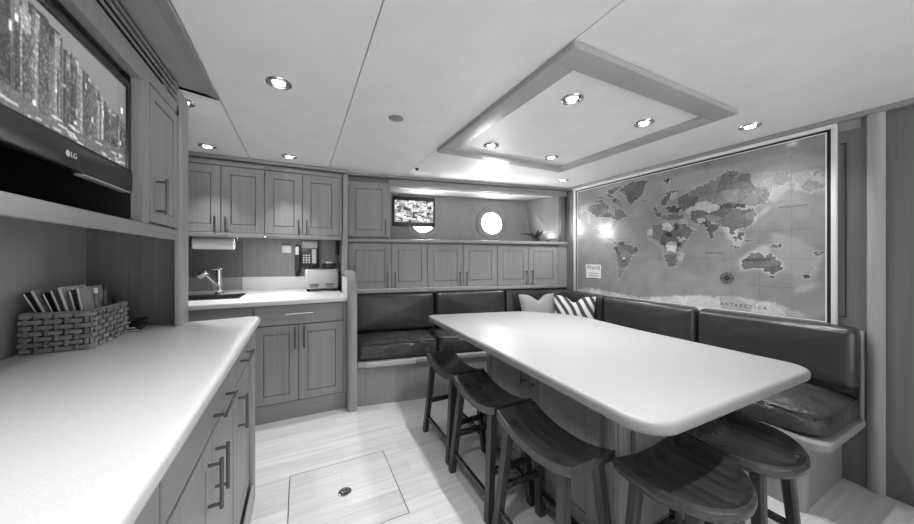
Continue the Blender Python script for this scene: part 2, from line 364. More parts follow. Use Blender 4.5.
MAP=[(168,0,[(0.485,0.928),(0.611,0.954),(0.752,0.942),(0.841,0.945),(0.92,0.942),(1.0,0.87),(1.0,0.827),(0.92,0.851),(0.841,0.86),(0.783,0.896),(0.702,0.863),(0.611,0.825),(0.508,0.843)]),  # outlines traced from image pixels, projected and baked as fractions of the sheet
(172,0,[(0.869,0.492),(0.934,0.45),(0.989,0.369),(0.976,0.271),(0.934,0.223),(0.91,0.256),(0.884,0.336)]),
(185,1,[(-0.005,0.014),(0.076,0.046),(0.389,0.008),(0.611,0.064),(0.719,0.077),(0.783,0.083),(0.882,0.072),(0.955,0.016),(0.967,-0.014),(0.92,-0.028),(0.783,-0.045),(0.611,-0.043),(0.389,-0.042),(-0.005,-0.047)]),
(190,0,[(0.93,0.178),(0.976,0.197),(0.985,0.194),(0.967,0.161),(0.934,0.139)]),
(195,0,[(0.989,0.363),(0.996,0.353),(0.976,0.238),(0.958,0.215),(0.934,0.212),(0.967,0.238)]),
(200,0,[(0.78,0.33),(0.819,0.384),(0.85,0.415),(0.864,0.42),(0.869,0.36),(0.901,0.311),(0.905,0.284),(0.897,0.257),(0.871,0.235),(0.836,0.269),(0.813,0.262),(0.783,0.254)]),
(196,0,[(0.726,0.552),(0.745,0.562),(0.769,0.527),(0.792,0.5),(0.804,0.439),(0.783,0.404),(0.763,0.42),(0.742,0.469),(0.732,0.514)]),
(185,0,[(0.752,0.549),(0.793,0.555),(0.804,0.624),(0.832,0.595),(0.863,0.646),(0.871,0.649),(0.858,0.601),(0.837,0.571),(0.804,0.541),(0.776,0.516),(0.752,0.519)]),
(178,0,[(0.853,0.723),(0.889,0.751),(0.917,0.766),(0.926,0.739),(0.894,0.694),(0.871,0.653),(0.862,0.692)]),
(180,0,[(0.599,0.85),(0.624,0.856),(0.664,0.865),(0.702,0.888),(0.664,0.833),(0.624,0.821)]),
(95,1,[(0.272,0.927),(0.305,0.956),(0.349,0.979),(0.385,0.976),(0.43,0.954),(0.413,0.933),(0.408,0.869),(0.385,0.839),(0.355,0.809),(0.343,0.769),(0.327,0.807),(0.318,0.848),(0.308,0.89),(0.285,0.912)]),
(104,1,[(0.203,0.949),(0.238,0.968),(0.292,0.967),(0.285,0.947),(0.259,0.936),(0.238,0.907),(0.21,0.929)]),
(108,1,[(0.121,0.909),(0.167,0.918),(0.171,0.89),(0.129,0.896)]),
(108,1,[(0.174,0.926),(0.218,0.918),(0.249,0.878),(0.218,0.887)]),
(104,1,[(0.117,0.883),(0.174,0.873),(0.178,0.846),(0.129,0.858)]),
(100,1,[(0.225,0.875),(0.266,0.858),(0.295,0.81),(0.285,0.78),(0.266,0.808),(0.238,0.84)]),
(104,1,[(0.078,0.839),(0.121,0.85),(0.182,0.845),(0.2,0.824),(0.218,0.809),(0.207,0.77),(0.238,0.717),(0.249,0.72),(0.252,0.77),(0.279,0.769),(0.311,0.722),(0.324,0.688),(0.298,0.685),(0.272,0.665),(0.245,0.69),(0.203,0.703),(0.137,0.722),(0.078,0.794)]),
(140,1,[(0.011,0.838),(0.032,0.863),(0.078,0.841),(0.078,0.789),(0.049,0.801),(0.015,0.783)]),
(150,1,[(0.078,0.778),(0.137,0.716),(0.245,0.685),(0.271,0.662),(0.249,0.613),(0.242,0.574),(0.189,0.591),(0.106,0.624),(0.074,0.695)]),
(122,1,[(0.106,0.618),(0.189,0.585),(0.2,0.547),(0.225,0.519),(0.256,0.501),(0.218,0.5),(0.182,0.523),(0.144,0.564)]),
(122,1,[(0.203,0.526),(0.238,0.502),(0.269,0.459),(0.262,0.449),(0.232,0.482),(0.2,0.51)]),
(112,1,[(0.245,0.435),(0.269,0.449),(0.276,0.488),(0.311,0.461),(0.367,0.428),(0.385,0.404),(0.361,0.367),(0.343,0.338),(0.33,0.289),(0.308,0.239),(0.292,0.189),(0.285,0.15),(0.266,0.166),(0.269,0.237),(0.266,0.277),(0.252,0.338),(0.262,0.378)]),
(92,1,[(0.249,0.435),(0.266,0.429),(0.285,0.358),(0.311,0.303),(0.272,0.298),(0.262,0.373)]),
(185,1,[(0.295,0.353),(0.311,0.338),(0.311,0.316),(0.295,0.333)]),
(90,1,[(0.276,0.49),(0.311,0.466),(0.311,0.441),(0.285,0.443)]),
(138,1,[(0.558,0.785),(0.592,0.804),(0.644,0.835),(0.702,0.87),(0.745,0.906),(0.783,0.898),(0.798,0.865),(0.841,0.851),(0.912,0.831),(0.924,0.78),(0.868,0.736),(0.858,0.655),(0.818,0.659),(0.783,0.68),(0.745,0.696),(0.719,0.69),(0.692,0.673),(0.678,0.7),(0.649,0.722),(0.619,0.701),(0.592,0.708)]),
(150,1,[(0.927,0.803),(0.958,0.817),(1.009,0.792),(1.009,0.711),(0.971,0.701),(0.931,0.728)]),
(178,1,[(0.967,0.793),(1.001,0.79),(1.001,0.734),(0.976,0.758)]),
(88,1,[(0.486,0.774),(0.515,0.827),(0.538,0.85),(0.569,0.831),(0.538,0.822),(0.524,0.784),(0.51,0.732),(0.489,0.747)]),
(180,1,[(0.536,0.831),(0.558,0.829),(0.555,0.78),(0.534,0.776)]),
(92,1,[(0.45,0.757),(0.466,0.737),(0.476,0.698),(0.458,0.71)]),
(100,1,[(0.399,0.814),(0.429,0.805),(0.426,0.79),(0.403,0.796)]),
(95,1,[(0.461,0.697),(0.486,0.696),(0.495,0.663),(0.467,0.655)]),
(88,1,[(0.51,0.722),(0.55,0.729),(0.578,0.696),(0.566,0.672),(0.524,0.683)]),
(115,1,[(0.486,0.665),(0.544,0.669),(0.588,0.645),(0.588,0.62),(0.538,0.62),(0.492,0.628)]),
(100,1,[(0.498,0.936),(0.541,0.94),(0.515,0.903)]),
(110,1,[(0.583,0.797),(0.561,0.774),(0.558,0.735),(0.583,0.68),(0.604,0.694),(0.639,0.728),(0.639,0.771)]),
(190,1,[(0.601,0.69),(0.639,0.724),(0.669,0.73),(0.715,0.691),(0.692,0.646),(0.664,0.639),(0.639,0.663),(0.614,0.644),(0.599,0.667)]),
(88,1,[(0.715,0.691),(0.746,0.7),(0.783,0.684),(0.803,0.674),(0.799,0.657),(0.783,0.656),(0.746,0.657),(0.72,0.672)]),
(112,1,[(0.689,0.643),(0.719,0.67),(0.789,0.647),(0.818,0.646),(0.833,0.6),(0.813,0.536),(0.777,0.516),(0.745,0.526),(0.719,0.557),(0.689,0.589)]),
(118,1,[(0.611,0.667),(0.649,0.673),(0.689,0.643),(0.689,0.582),(0.66,0.559),(0.619,0.594)]),
(186,1,[(0.639,0.613),(0.667,0.623),(0.667,0.584),(0.639,0.583)]),
(86,1,[(0.657,0.583),(0.674,0.6),(0.697,0.57),(0.72,0.547),(0.7,0.511),(0.688,0.471),(0.677,0.508),(0.67,0.548)]),
(108,1,[(0.564,0.592),(0.591,0.58),(0.621,0.541),(0.63,0.527),(0.602,0.503),(0.576,0.529)]),
(185,1,[(0.611,0.556),(0.633,0.544),(0.621,0.518)]),
(178,1,[(0.568,0.619),(0.595,0.614),(0.602,0.585),(0.576,0.594)]),
(128,1,[(0.427,0.546),(0.453,0.591),(0.495,0.617),(0.555,0.593),(0.588,0.57),(0.621,0.515),(0.596,0.46),(0.572,0.388),(0.559,0.307),(0.543,0.262),(0.521,0.269),(0.503,0.352),(0.495,0.422),(0.467,0.455),(0.434,0.481)]),
(205,1,[(0.497,0.61),(0.539,0.596),(0.539,0.538),(0.497,0.554)]),
(200,1,[(0.425,0.563),(0.451,0.569),(0.455,0.514),(0.427,0.517)]),
(196,1,[(0.514,0.454),(0.555,0.461),(0.553,0.384),(0.515,0.388)]),
(198,1,[(0.563,0.497),(0.601,0.474),(0.568,0.454)]),
(96,1,[(0.507,0.356),(0.556,0.373),(0.558,0.285),(0.524,0.269),(0.514,0.316)]),
(90,1,[(0.507,0.541),(0.534,0.529),(0.534,0.496),(0.507,0.503)]),
(88,1,[(0.54,0.588),(0.568,0.584),(0.566,0.539),(0.542,0.545)]),
(92,1,[(0.556,0.444),(0.576,0.449),(0.568,0.401),(0.556,0.387)]),
(98,1,[(0.494,0.463),(0.514,0.447),(0.515,0.417),(0.492,0.433)]),
(165,1,[(0.576,0.379),(0.586,0.372),(0.578,0.316),(0.568,0.323)]),
(110,1,[(0.751,0.53),(0.769,0.521),(0.766,0.491),(0.751,0.499)]),
(110,1,[(0.757,0.48),(0.781,0.465),(0.769,0.442)]),
(110,1,[(0.781,0.514),(0.795,0.494),(0.786,0.476)]),
(110,1,[(0.745,0.456),(0.769,0.417),(0.781,0.407),(0.757,0.43)]),
(105,1,[(0.752,0.428),(0.771,0.414),(0.789,0.4),(0.764,0.401)]),
(105,1,[(0.777,0.503),(0.795,0.488),(0.789,0.451),(0.774,0.458)]),
(105,1,[(0.798,0.456),(0.819,0.448),(0.807,0.43)]),
(105,1,[(0.819,0.411),(0.836,0.404),(0.824,0.392)]),
(105,1,[(0.755,0.532),(0.771,0.542),(0.777,0.516)]),
(118,1,[(0.788,0.324),(0.819,0.364),(0.841,0.373),(0.861,0.346),(0.869,0.366),(0.885,0.331),(0.904,0.302),(0.899,0.261),(0.875,0.242),(0.852,0.264),(0.836,0.275),(0.819,0.268),(0.793,0.266)]),
(112,1,[(0.866,0.235),(0.883,0.233),(0.879,0.216),(0.869,0.22)]),
(115,1,[(0.863,0.408),(0.884,0.421),(0.901,0.411),(0.89,0.393),(0.869,0.398)]),
(105,1,[(0.978,0.367),(0.998,0.374),(0.998,0.36),(0.98,0.356)]),
(110,1,[(0.949,0.242),(0.965,0.248),(0.96,0.226),(0.951,0.225)]),
(230,2,[(0.061,0.276),(0.163,0.276),(0.165,0.146),(0.063,0.146)])]
# ================================================================== the room
struct(MB().box(-1.75, 2.95, -3.3, 1.505, -.06, 0).box(-1.75, -.055, 1.505, 2.07, -.06, 0).box(.49, 2.95, 1.505, 2.07, -.06, 0).box(-1.75, 2.95, 2.07, 4.6, -.06, 0)
       .box(-.06, .5, 1.5, 2.08, -.075, -.061).build('floor', M_floor))
m = MB()
m.box(-1.75, -.368, 1.966, 4.6, 2.08, 2.10)
for a, b in ((-.363, .233), (.237, .908), (.912, 2.95)): m.box(a, b, -3.3, 4.6, 2.08, 2.10)
m.box(-.367, 2.95, -3.3, 4.6, 2.101, 2.13).box(-1.75, -.367, 1.967, 4.6, 2.101, 2.13).box(-1.75, -.367, -3.3, 1.966, 2.15, 2.17)
struct(m.build('ceiling', M_ceil))
struct(MB().box(2.80, 2.86, -3.3, 4.6, 0, 2.08).build('wall_right', M_wallr_shaded))
struct(MB().box(-.925, -.865, -3.3, 2.02, 0, 2.08).build('wall_left', wood('alcove_wood_lit', 164, 178, 'z')))  # wood lightened, light on the alcove back put into its colour
struct(MB().box(-1.5, -.532, 2.022, 2.05, 0, 2.08).build('wall_alcove', M_dwood))
struct(MB().box(-1.56, -1.5, 2.022, 4.6, 0, 2.08).build('wall_galley_left', M_dwood))
struct(MB().box(-1.7, .52, 0, .05, 0, 2.08, 0, FW).build('wall_galley', M_wall))
struct(MB().box(-.03, 2.46, .115, .14, 0, .94, 0, FB).build('wall_back', M_wall))
# crown along the walls
struct(MB().box(2.765, 2.80, -3.3, 3.2, 2.052, 2.08, .006).build('trim_1', M_woody))
struct(MB().box(-.02, 2.43, -.045, .03, 2.060, 2.08, .004, FB).build('trim_2', M_woodx))
struct(MB().box(-1.0, .40, -.045, .02, 2.052, 2.08, .004, FU).build('trim_3', M_woodx))
# half-round post and cover strips of the right wall
m = MB(); n = 10
m.prism([(2.80, .478)]+[(2.80-.028*math.sin(math.pi*k/n), .506-.033*math.cos(math.pi*k/n)+.0) for k in range(1, n)]+[(2.80, .539)], 0, 2.052)
struct(m.build('trim_4', M_lwoodz))
struct(MB().box(2.775, 2.80, .545, .56, .375, .865, .003).build('trim_5', M_lwoodz))
m = MB(); m.box(2.795, 2.80, .612, .616, .93, 1.93).box(2.795, 2.80, .616, .636, 1.926, 1.93).box(2.795, 2.80, .616, .636, .93, .934)
struct(m.build('trim_6', M_gap))
struct(MB().box(2.796, 2.80, .56, .64, 2.0, 2.052).build('trim_7', M_woody))
# corner post of the galley opening, standing at the end of the left worktop
m = MB(); m.slab(roundpoly(rect(-.531, -.508, 1.928, 2.05), [0, .010, .012, 0]), .946, 2.062, .004)
struct(m.build('trim_8', M_lwoodz))
# wooden ceiling panel over the screen wall
struct(MB().prism([(-.367, 2.068), (-.367, 2.080), (-.862, 2.148), (-.862, 2.136), (-.516, 2.126)], -1.965, 3.3, Matrix(((1,0,0,0),(0,0,-1,0),(0,1,0,0),(0,0,0,1)))).build('trim_9', wood('soffit_wood', 160, 174, 'y')))

# portholes wall: the hull behind the niche
kT, kB = .42, .36
def hull(x, z): return kB+(kT-kB)*(z-1.45)/.55
m = MB(); v = []
for x, z in ((.36, 1.40), (2.62, 1.40), (2.62, 2.08), (.36, 2.08)): v.append((x, hull(x, z), z))
bm = m.bm; vs = [bm.verts.new(c) for c in v]+[bm.verts.new((c[0], c[1]+.06, c[2])) for c in v]
for q in ((0,1,2,3),(7,6,5,4),(0,4,5,1),(1,5,6,2),(2,6,7,3),(3,7,4,0)): bm.faces.new([vs[i] for i in q])
bmesh.ops.transform(bm, matrix=FB, verts=bm.verts)
struct(m.build('wall_hull', M_wall))
tilt = math.atan((kT-kB)/.55)
for k, (px, pz) in enumerate(((.80, 1.69), (1.645, 1.69))):
    R = upright(FB @ Matrix.Translation((px, hull(px, pz)-.002, pz)) @ Matrix.Rotation(-tilt, 4, 'X'))
    m = MB(); prof = [(.126,0),(.198,0),(.202,.006),(.196,.012),(.150,.014),(.142,.02),(.130,.016),(.126,0)]
    m.lathe(prof, 40, M=R, cap=False)
    w = struct(m.build('window_%d' % (k+1), M_wall))
    MB().lathe([(.0001,.003),(.128,.003),(.128,.008),(.0001,.008)], 40, M=R, cap=False).build('window_pane', M_sky, w)
    m = MB()
    for q in range(8):
        a = q*math.pi/4+.2; m.lathe([(.007,0),(.007,.005),(.004,.008)], 8, (.172*math.cos(a), .172*math.sin(a), .013), R)
    m.build('bolt', M_steel, w)

# ceiling tray with its wooden border
t = thing('ceiling_tray', 'rectangular lowered ceiling panel with wooden border above the table', 'ceiling panel', (1.52, 1.497, 2.05))
m = MB(); X0, X1, Y0, Y1, wd = .91, 2.13, .845, 2.15, .11
m.box(X0, X1, Y0, Y0+wd, 2.052, 2.079, .002).box(X0, X1, Y1-wd, Y1, 2.052, 2.079, .002).box(X0, X0+wd, Y0+wd, Y1-wd, 2.052, 2.079, .002).box(X1-wd, X1, Y0+wd, Y1-wd, 2.052, 2.079, .002)
m.build('tray_frame', M_tray, t)
MB().box(X0+wd, X1-wd, Y0+wd, Y1-wd, 2.070, 2.079).build('tray_panel', M_ceil, t)

# downlights
def downlight(x, y, label, z=2.08, power=1.0, cone=125):
    t = thing('downlight', label, 'ceiling light', (x, y, z), 'recessed ceiling downlights')
    MB().lathe([(.036,-.001),(.036,-.006),(.044,-.010),(.053,-.006),(.055,-.0005)], 28, (x, y, z), cap=False).build('ring', M_ring, t)
    MB().lathe([(.026,-.0012),(.037,-.004)], 28, (x, y, z), cap=False).build('reflector', M_refl, t)
    MB().lathe([(.0001,-.0015),(.028,-.0015)], 24, (x, y, z), cap=False).build('lens', M_lens, t)
    l = bpy.data.lights.new('lamp', 'SPOT'); l.energy = SPOT_W*power; l.spot_size = math.radians(cone); l.spot_blend = 1.0; l.shadow_soft_size = .012
    lo = bpy.data.objects.new('lamp', l); COL.objects.link(lo); lo.parent = t; lo.location = (0, 0, -.02)
    return t
downlight(-.087, 1.668, 'ceiling downlight above the floor hatch, between the wooden ceiling panel and the seam', power=.16, cone=70)
downlight(-.087, .50, 'ceiling downlight above the near end of the left worktop, beside the viewer', power=1.0, cone=112)
downlight(.76, .12, 'ceiling downlight over the near end of the stools, behind the viewer', power=1.9, cone=88)
downlight(-.60, 2.84, 'ceiling downlight over the sink end of the galley worktop', power=.5, cone=80)
downlight(-.077, 2.84, 'ceiling downlight in front of the galley wall cupboards, over the drawer unit', power=.6, cone=80)
downlight(-.545, 2.09, 'ceiling downlight half hidden behind the pale corner post', power=.5, cone=80)
downlight(1.224, 1.154, 'largest downlight in the ceiling tray, at its near left corner', 2.070, 1.2)
downlight(1.819, 1.166, 'downlight in the ceiling tray at its near right corner', 2.070, 1.1)
downlight(1.214, 1.887, 'downlight in the ceiling tray at its far left corner', 2.070, 1.0)
downlight(1.783, 1.896, 'downlight in the ceiling tray at its far right corner', 2.070, .85)
downlight(2.47, .919, 'ceiling downlight between the ceiling tray and the right half of the map', power=.5)
downlight(2.443, 2.424, 'ceiling downlight in the far corner over the corner cushion', power=.7)
tag(MB().lathe([(.0001,-.006),(.036,-.006),(.042,-.003),(.042,-.0005)], 28, (.497, 1.783, 2.08), cap=False).build('ceiling_speaker', plain('grey_disc', 150, .6)), 'flat grey round disc on the ceiling beside the tray', 'ceiling speaker')
tag(MB().lathe([(.0001,-.022),(.010,-.020),(.012,-.006),(.02,-.004),(.02,-.0005)], 16, (.946, 2.70, 2.08), cap=False).build('sprinkler', M_steel), 'tiny sprinkler head on the ceiling before the niche', 'sprinkler')

# floor hatch
t = thing('floor_hatch', 'square hatch of maple planks let into the floor', 'hatch', (.2175, 1.7875, -.06))
MB().box(-.050, .485, 1.510, 2.065, -.058, 0).build('hatch_panel', M_hatch, t)
l = MB().lathe([(.022,.0005),(.034,.0005),(.034,.003),(.030,.005),(.024,.004),(.022,.0005)], 28, (.2175, 1.795, 0), cap=False).build('latch', M_chrome, t, True)
l['label'] = 'round chrome lift ring'
MB().lathe([(.0001,.001),(.023,.001)], 20, (.2175, 1.795, 0), cap=False).build('latch_cup', M_dark, l)
MB().box(.2, .235, 1.787, 1.803, .001, .006, .002).build('latch_tongue', M_chrome, l)

# ================================================================== left run: base cabinets, worktop, screen wall
t = thing('base_cabinet', 'long left base cabinet under the near worktop, with drawers over tall doors', 'cabinet', (-.54, 1.36, 0))
MB().box(-.86, -.257, .78, 1.985, .10, .904).build('cabinet_body', M_dwood, t)
MB().box(-.86, -.275, .78, 1.985, 0, .10).build('plinth', M_dwood, t)
MB().slab(roundpoly(rect(-.262, -.212, 1.93, 1.985), [0, .018, .018, 0]), 0, .904, .003).build('corner_post', M_wood, t)
drawer(FL, .78, 1.572, .748, .90, t, M_woody, (.79, 1.17, 1.37))
drawer(FL, 1.572, 1.928, .748, .90, t, M_woody, (.815, 1.65, 1.83))
door(FL, .78, 1.165, .11, .744, t, h=(1.12, .545, .69))
door(FL, 1.165, 1.572, .11, .744, t, h=(1.21, .545, .69))
door(FL, 1.572, 1.928, .11, .744, t, h=(1.605, .545, .69))
MB().box(-.225, -.213, .78, 1.93, .0, .095, .003).build('skirting', M_lwood, t)
t = thing('base_cabinet', 'nearest base cabinet under the left worktop, beside the viewer', 'cabinet', (-.54, .1, 0))
MB().box(-.86, -.257, -.6, .777, .0, .904).build('cabinet_body', M_dwood, t)
drawer(FL, -.6, .777, .772, .90, t, M_woody); door(FL, -.6, .09, .11, .768, t); door(FL, .09, .777, .11, .768, t)
o = MB().slab(roundpoly([(-.862, -.6), (-.200, -.6), (-.197, 2.10), (-.52, 2.045), (-.862, 2.018)], [0, .02, .05, .0, 0]), .905, .945, .014).build('worktop', M_top)
tag(o, 'large white worktop on the left run, holding the woven basket', 'worktop')

# wall cabinet with the screen niche
t = thing('television_cabinet', 'wooden wall cabinet framing the large television, with one tall narrow door', 'cabinet', (-.69, 1.0, 1.354))
MB().box(-.535, -.515, -.4, 1.926, 1.354, 1.40, .003).build('shelf_fascia', wood('shelf_wood', 150, 172, 'y', fine=24), t)
MB().box(-.605, -.536, -.4, 1.925, 1.387, 1.399).box(-.615, -.60, -.4, 1.925, 1.387, 1.42).box(-.862, -.601, -.4, 1.925, 1.411, 1.42).build('shelf', M_dwood, t)
m = MB(); F = FT
m.box(1.536, 1.60, 0, .03, 1.40, 1.985, 0, F); m.box(1.60, 1.925, 0, .03, 1.945, 1.985, 0, F); m.box(-.4, 1.536, 0, .03, 1.92, 1.985, 0, F); m.box(-.4, .80, 0, .03, 1.40, 1.92, 0, F)
m.box(1.60, 1.925, .024, .03, 1.40, 1.945, 0, F); m.box(1.90, 1.925, 0, .03, 1.945, 2.125, 0, F)
m.build('face_frame', M_wood, t)
M_nb = plain('niche_black', 26, .7)
MB().box(-.4, 1.536, .29, .34, 1.421, 2.065, 0, F).build('niche_back', M_nb, t)
MB().box(1.537, 1.55, .031, .34, 1.421, 2.065, 0, F).build('niche_side', M_nb, t)
MB().box(.77, .799, .031, .29, 1.421, 2.065, 0, F).build('niche_side', M_nb, t)
MB().box(-.4, 1.536, .03, .29, 1.935, 1.955, 0, F).build('niche_top', M_dwood, t)
door(F, 1.602, 1.905, 1.408, 1.942, t, h=(1.668, 1.445, 1.59), b=.045)
m = MB(); z = 1.985
for k in range(5): m.box(-.4, 1.90, 0, .003, z, z+.011, 0, F); z += .0275
m.build('vent_grille', M_woody, t)
MB().box(-.4, 1.90, .05, .06, 1.985, 2.125, 0, F).build('vent_backing', plain('vent_black', 12, .9), t)

# television
t = thing('television', 'large flat television showing a city at night, in the left wall cabinet', 'television', (-.56, 1.17, 1.5))
F = frame(-.541, 0, 0, 1); Y0, Y1 = .80, 1.531
m = MB(); m.box(Y0, Y1, 0, .012, 1.575, 1.583, 0, F).box(Y0, Y1, 0, .02, 1.868, 1.895, .004, F).box(Y0, Y0+.026, 0, .02, 1.575, 1.875, .004, F).box(Y1-.026, Y1, 0, .02, 1.575, 1.875, .004, F)
m.box(Y0, Y1, -.004, .02, 1.505, 1.576, .006, F)
m.build('bezel', plain('tv_bezel', 26, .3), t)
MB().box(Y0+.01, Y1-.01, .0201, .07, 1.52, 1.885, .01, F).build('casing', M_black, t)
MB().box(1.25, Y1-.02, -.004, .02, 1.499, 1.505, .002, F).build('speaker_bar', plain('grey_strip', 170, .3), t)
U = upright(F)
text('logo', 'LG', .021, U @ Matrix.Translation((1.20, 1.541, .0045)), M_white, t)
MB().lathe([(.0001,.0045),(.0085,.0045)], 20, (1.176, 1.541, 0), U, cap=False).build('logo_disc', M_white, t)
# city picture
H_, W_ = 118, 268; rr = np.random.RandomState(11)
img = np.zeros((H_, W_)); yy = np.linspace(0, 1, H_)[:, None]; xx = np.linspace(0, 1, W_)[None, :]
img += 105+12*np.sin(3*xx)+10*yy
sky = .80-.35*np.clip((xx-.35)/.65, 0, 1)
for k in range(150):
    cx = rr.rand(); w = .012+.05*rr.rand(); dep = rr.rand()
    top = (.93-.40*max(0, (cx-.42))/.58)*(1-.55*dep*rr.rand())
    ys = np.arange(H_)/H_; xs_ = np.arange(W_)/W_
    my = np.where(ys < top)[0]; mx_ = np.where((xs_ > cx-w/2) & (xs_ < cx+w/2))[0]
    if len(mx_) == 0 or len(my) == 0: continue
    base = 50+85*rr.rand(); blk = np.full((len(my), len(mx_)), base)
    win = (rr.rand(*blk.shape) < .2); row = (np.arange(len(my))[:, None] % 3 != 0)
    if rr.rand() < .5: win = win & row
    blk = np.where(win, base+40+90*rr.rand(*blk.shape), blk); blk[:, 0] *= .6
    img[np.ix_(my, mx_)] = blk
for k in range(26):
    a = rr.randint(0, H_-12); b = rr.randint(0, W_-10); img[a:a+rr.randint(2, 10), b:b+rr.randint(2, 6)] = 175+70*rr.rand()
g = yy < (.16+.05*np.sin(9*xx)); img = np.where(g, 90+60*rr.rand(H_, W_)*(rr.rand(H_, W_) < .4), img)
for k in range(40):
    a = rr.randint(0, 20); b = rr.randint(0, W_-16); img[a:a+2, b:b+rr.randint(4, 16)] = 190
k3 = np.array([.25,.5,.25]); img = np.apply_along_axis(lambda a: np.convolve(np.pad(a, 1, 'edge'), k3, 'valid'), 1, img); img = np.apply_along_axis(lambda a: np.convolve(np.pad(a, 1, 'edge'), k3, 'valid'), 0, img)
img = 122+(img-118)*1.25
grid('screen', U @ Matrix.Translation((Y0+.026, 1.576, -.006)), Y1-Y0-.052, .294, img, M_tv, t)
m = MB(); m.tube([(-.75, .86, 1.53), (-.70, .93, 1.50), (-.66, 1.0, 1.46), (-.64, 1.04, 1.415), (-.64, 1.06, 1.404)], .004, 8)
tag(m.build('cable', M_black), 'black cable drooping under the television onto the shelf', 'cable')

# ================================================================== galley
def cab(name, label, cat, x0, x1, F, y1, z0, z1, lz):
    c = pt(F, (x0+x1)/2, y1/2, lz); return thing(name, label, cat, c)
t = cab('sink_cabinet', 'galley base cabinet under the sink, partly hidden by the near worktop', 'cabinet', -1.35, -.315, FG, .9, 0, .9, 0)
body(FG, -1.35, -.317, .8, .0, .765, t); drawer(FG, -.95, -.317, .76, .90, t); door(FG, -.95, -.634, .14, .757, t); door(FG, -.634, -.317, .14, .757, t)
MB().box(-1.35, -.317, .008, .02, 0, .137, 0, FG).build('plinth', M_woodx, t)
t = cab('base_cabinet', 'galley base cabinet with one wide drawer over a pair of panelled doors', 'cabinet', -.315, .345, FG, .9, 0, .9, 0)
body(FG, -.315, .352, .8, .0, .903, t)
drawer(FG, -.315, .330, .745, .90, t, h=(.835, -.10, .095)).children[0].data.materials[0] = M_chrome
door(FG, -.315, -.010, .14, .742, t, h=(-.036, .56, .73)); door(FG, -.010, .330, .14, .742, t, h=(.03, .56, .73))
MB().box(-.315, .352, .008, .02, 0, .137, 0, FG).build('plinth', wood('kick_wood', 132, 150, 'x'), t)
MB().box(.330, .352, 0, .02, .0, .903, 0, FG).build('filler_strip', M_wood, t)
# worktop with sink opening
a = pt(FW, -1.45, -.004); b = pt(FW, .36, -.004)
t = thing('worktop', 'white galley worktop with the sink let into it', 'worktop', (-.5, 3.2, .905))
sx0, sx1, sy0, sy1 = -.93, -.435, 3.05, 3.44
m = MB()
m.slab(roundpoly(rect(-1.45, .352, 2.766, sy0), [0, .0, 0, 0]), .905, .945, .012)
m.box(-1.45, sx0, sy0-.014, sy1+.001, .906, .945).box(sx1, .352, sy0-.014, sy1+.001, .906, .945)
m.prism([(-1.45, sy1), (.352, sy1), (b[0], b[1]), (a[0], a[1])], .906, .945)
m.build('top', M_top, t)
m = MB(); m.box(-.53, .05, -.022, -.004, .945, 1.075, .003, FW); m.build('upstand', M_top, t)
s_ = MB().box(-1.45, -.532, -.020, -.004, .945, 1.075, .003, FW).build('sink_upstand', M_splash_shaded, t); s_['label'] = 'upstand behind the sink, greyed for shade'
s_ = MB().box(.052, .36, -.020, -.004, .945, 1.06, .003, FW).build('upstand', M_splash_shaded, t); s_['label'] = 'upstand behind the toaster, greyed for shade'
o = MB().box(-1.45, -.531, -.006, -.0005, 1.076, 1.44, 0, FW).build('shade_panel', M_dwood)  # added panel, shade behind the sink put into its darker wood
tag(o, 'added dark panel painting the shade behind the tap and paper towel', 'wall panel')
# sink
t = thing('sink', 'steel sink basin let into the galley worktop below the tap', 'sink', (-.70, 3.235, .77))
m = MB(); x0, x1, y0, y1, z0, z1, th = sx0+.001, sx1-.001, sy0+.001, sy1-.001, .78, .947, .006
m.box(x0, x1, y0, y1, z0, z0+th).box(x0, x0+th, y0, y1, z0, z1).box(x1-th, x1, y0, y1, z0, z1).box(x0, x1, y0, y0+th, z0, z1).box(x0, x1, y1-th, y1, z0, z1)
m.build('basin', M_sink, t)
MB().lathe([(.0001,.001),(.03,.001),(.036,.003),(.036,0)], 20, (-.70, 3.235, .786), cap=False).build('drain', M_chrome, t)
# tap
t = thing('faucet', 'chrome single lever tap standing behind the sink', 'tap', (-.655, 3.50, .945))
bx, by = -.655, 3.50
MB().lathe([(.0001,0),(.034,0),(.034,.008),(.027,.014),(.025,.05),(.025,.17),(.0001,.17)], 20, (bx, by, .946), cap=False).build('base', M_chrome, t)
MB().tube([(bx+.005, by-.01, .97), (bx-.02, by-.06, 1.03), (bx-.065, by-.10, 1.105), (bx-.085, by-.12, 1.135), (bx-.12, by-.145, 1.105)], [.026, .027, .028, .03, .024], 14).build('spout', M_chrome, t)
MB().tube([(bx, by, 1.1175), (bx, by, 1.165)], .027, 16).box(bx-.06, bx+.03, by-.022, by+.022, 1.160, 1.185, .008).build('lever', M_chrome, t)
# wall cupboards
t = thing('overhead_cupboard', 'galley wall cupboard over the sink, above the paper towel', 'cupboard', (-.62, 3.23, 1.47))
body(FU, -1.0, -.263, .33, 1.47, 2.045, t)
door(FU, -.95, -.562, 1.474, 2.005, t, h=(-.60, 1.475, 1.60)); door(FU, -.562, -.264, 1.474, 2.005, t, h=(-.53, 1.475, 1.60))
MB().box(-1.0, -.263, -.012, .02, 2.008, 2.044, .004, FU).build('cornice', M_woodx, t)
MB().box(-1.0, -.263, -.012, .01, 1.435, 1.472, .004, FU).build('light_rail', wood('rail_wood', 140, 160, 'x'), t)
t = thing('overhead_cupboard', 'galley wall cupboard above the telephone and toaster', 'cupboard', (.04, 3.23, 1.47))
body(FU, -.261, .345, .33, 1.47, 2.045, t)
door(FU, -.264, .020, 1.474, 2.005, t, h=(-.012, 1.475, 1.60)); door(FU, .020, .325, 1.474, 2.005, t, h=(.052, 1.475, 1.60))
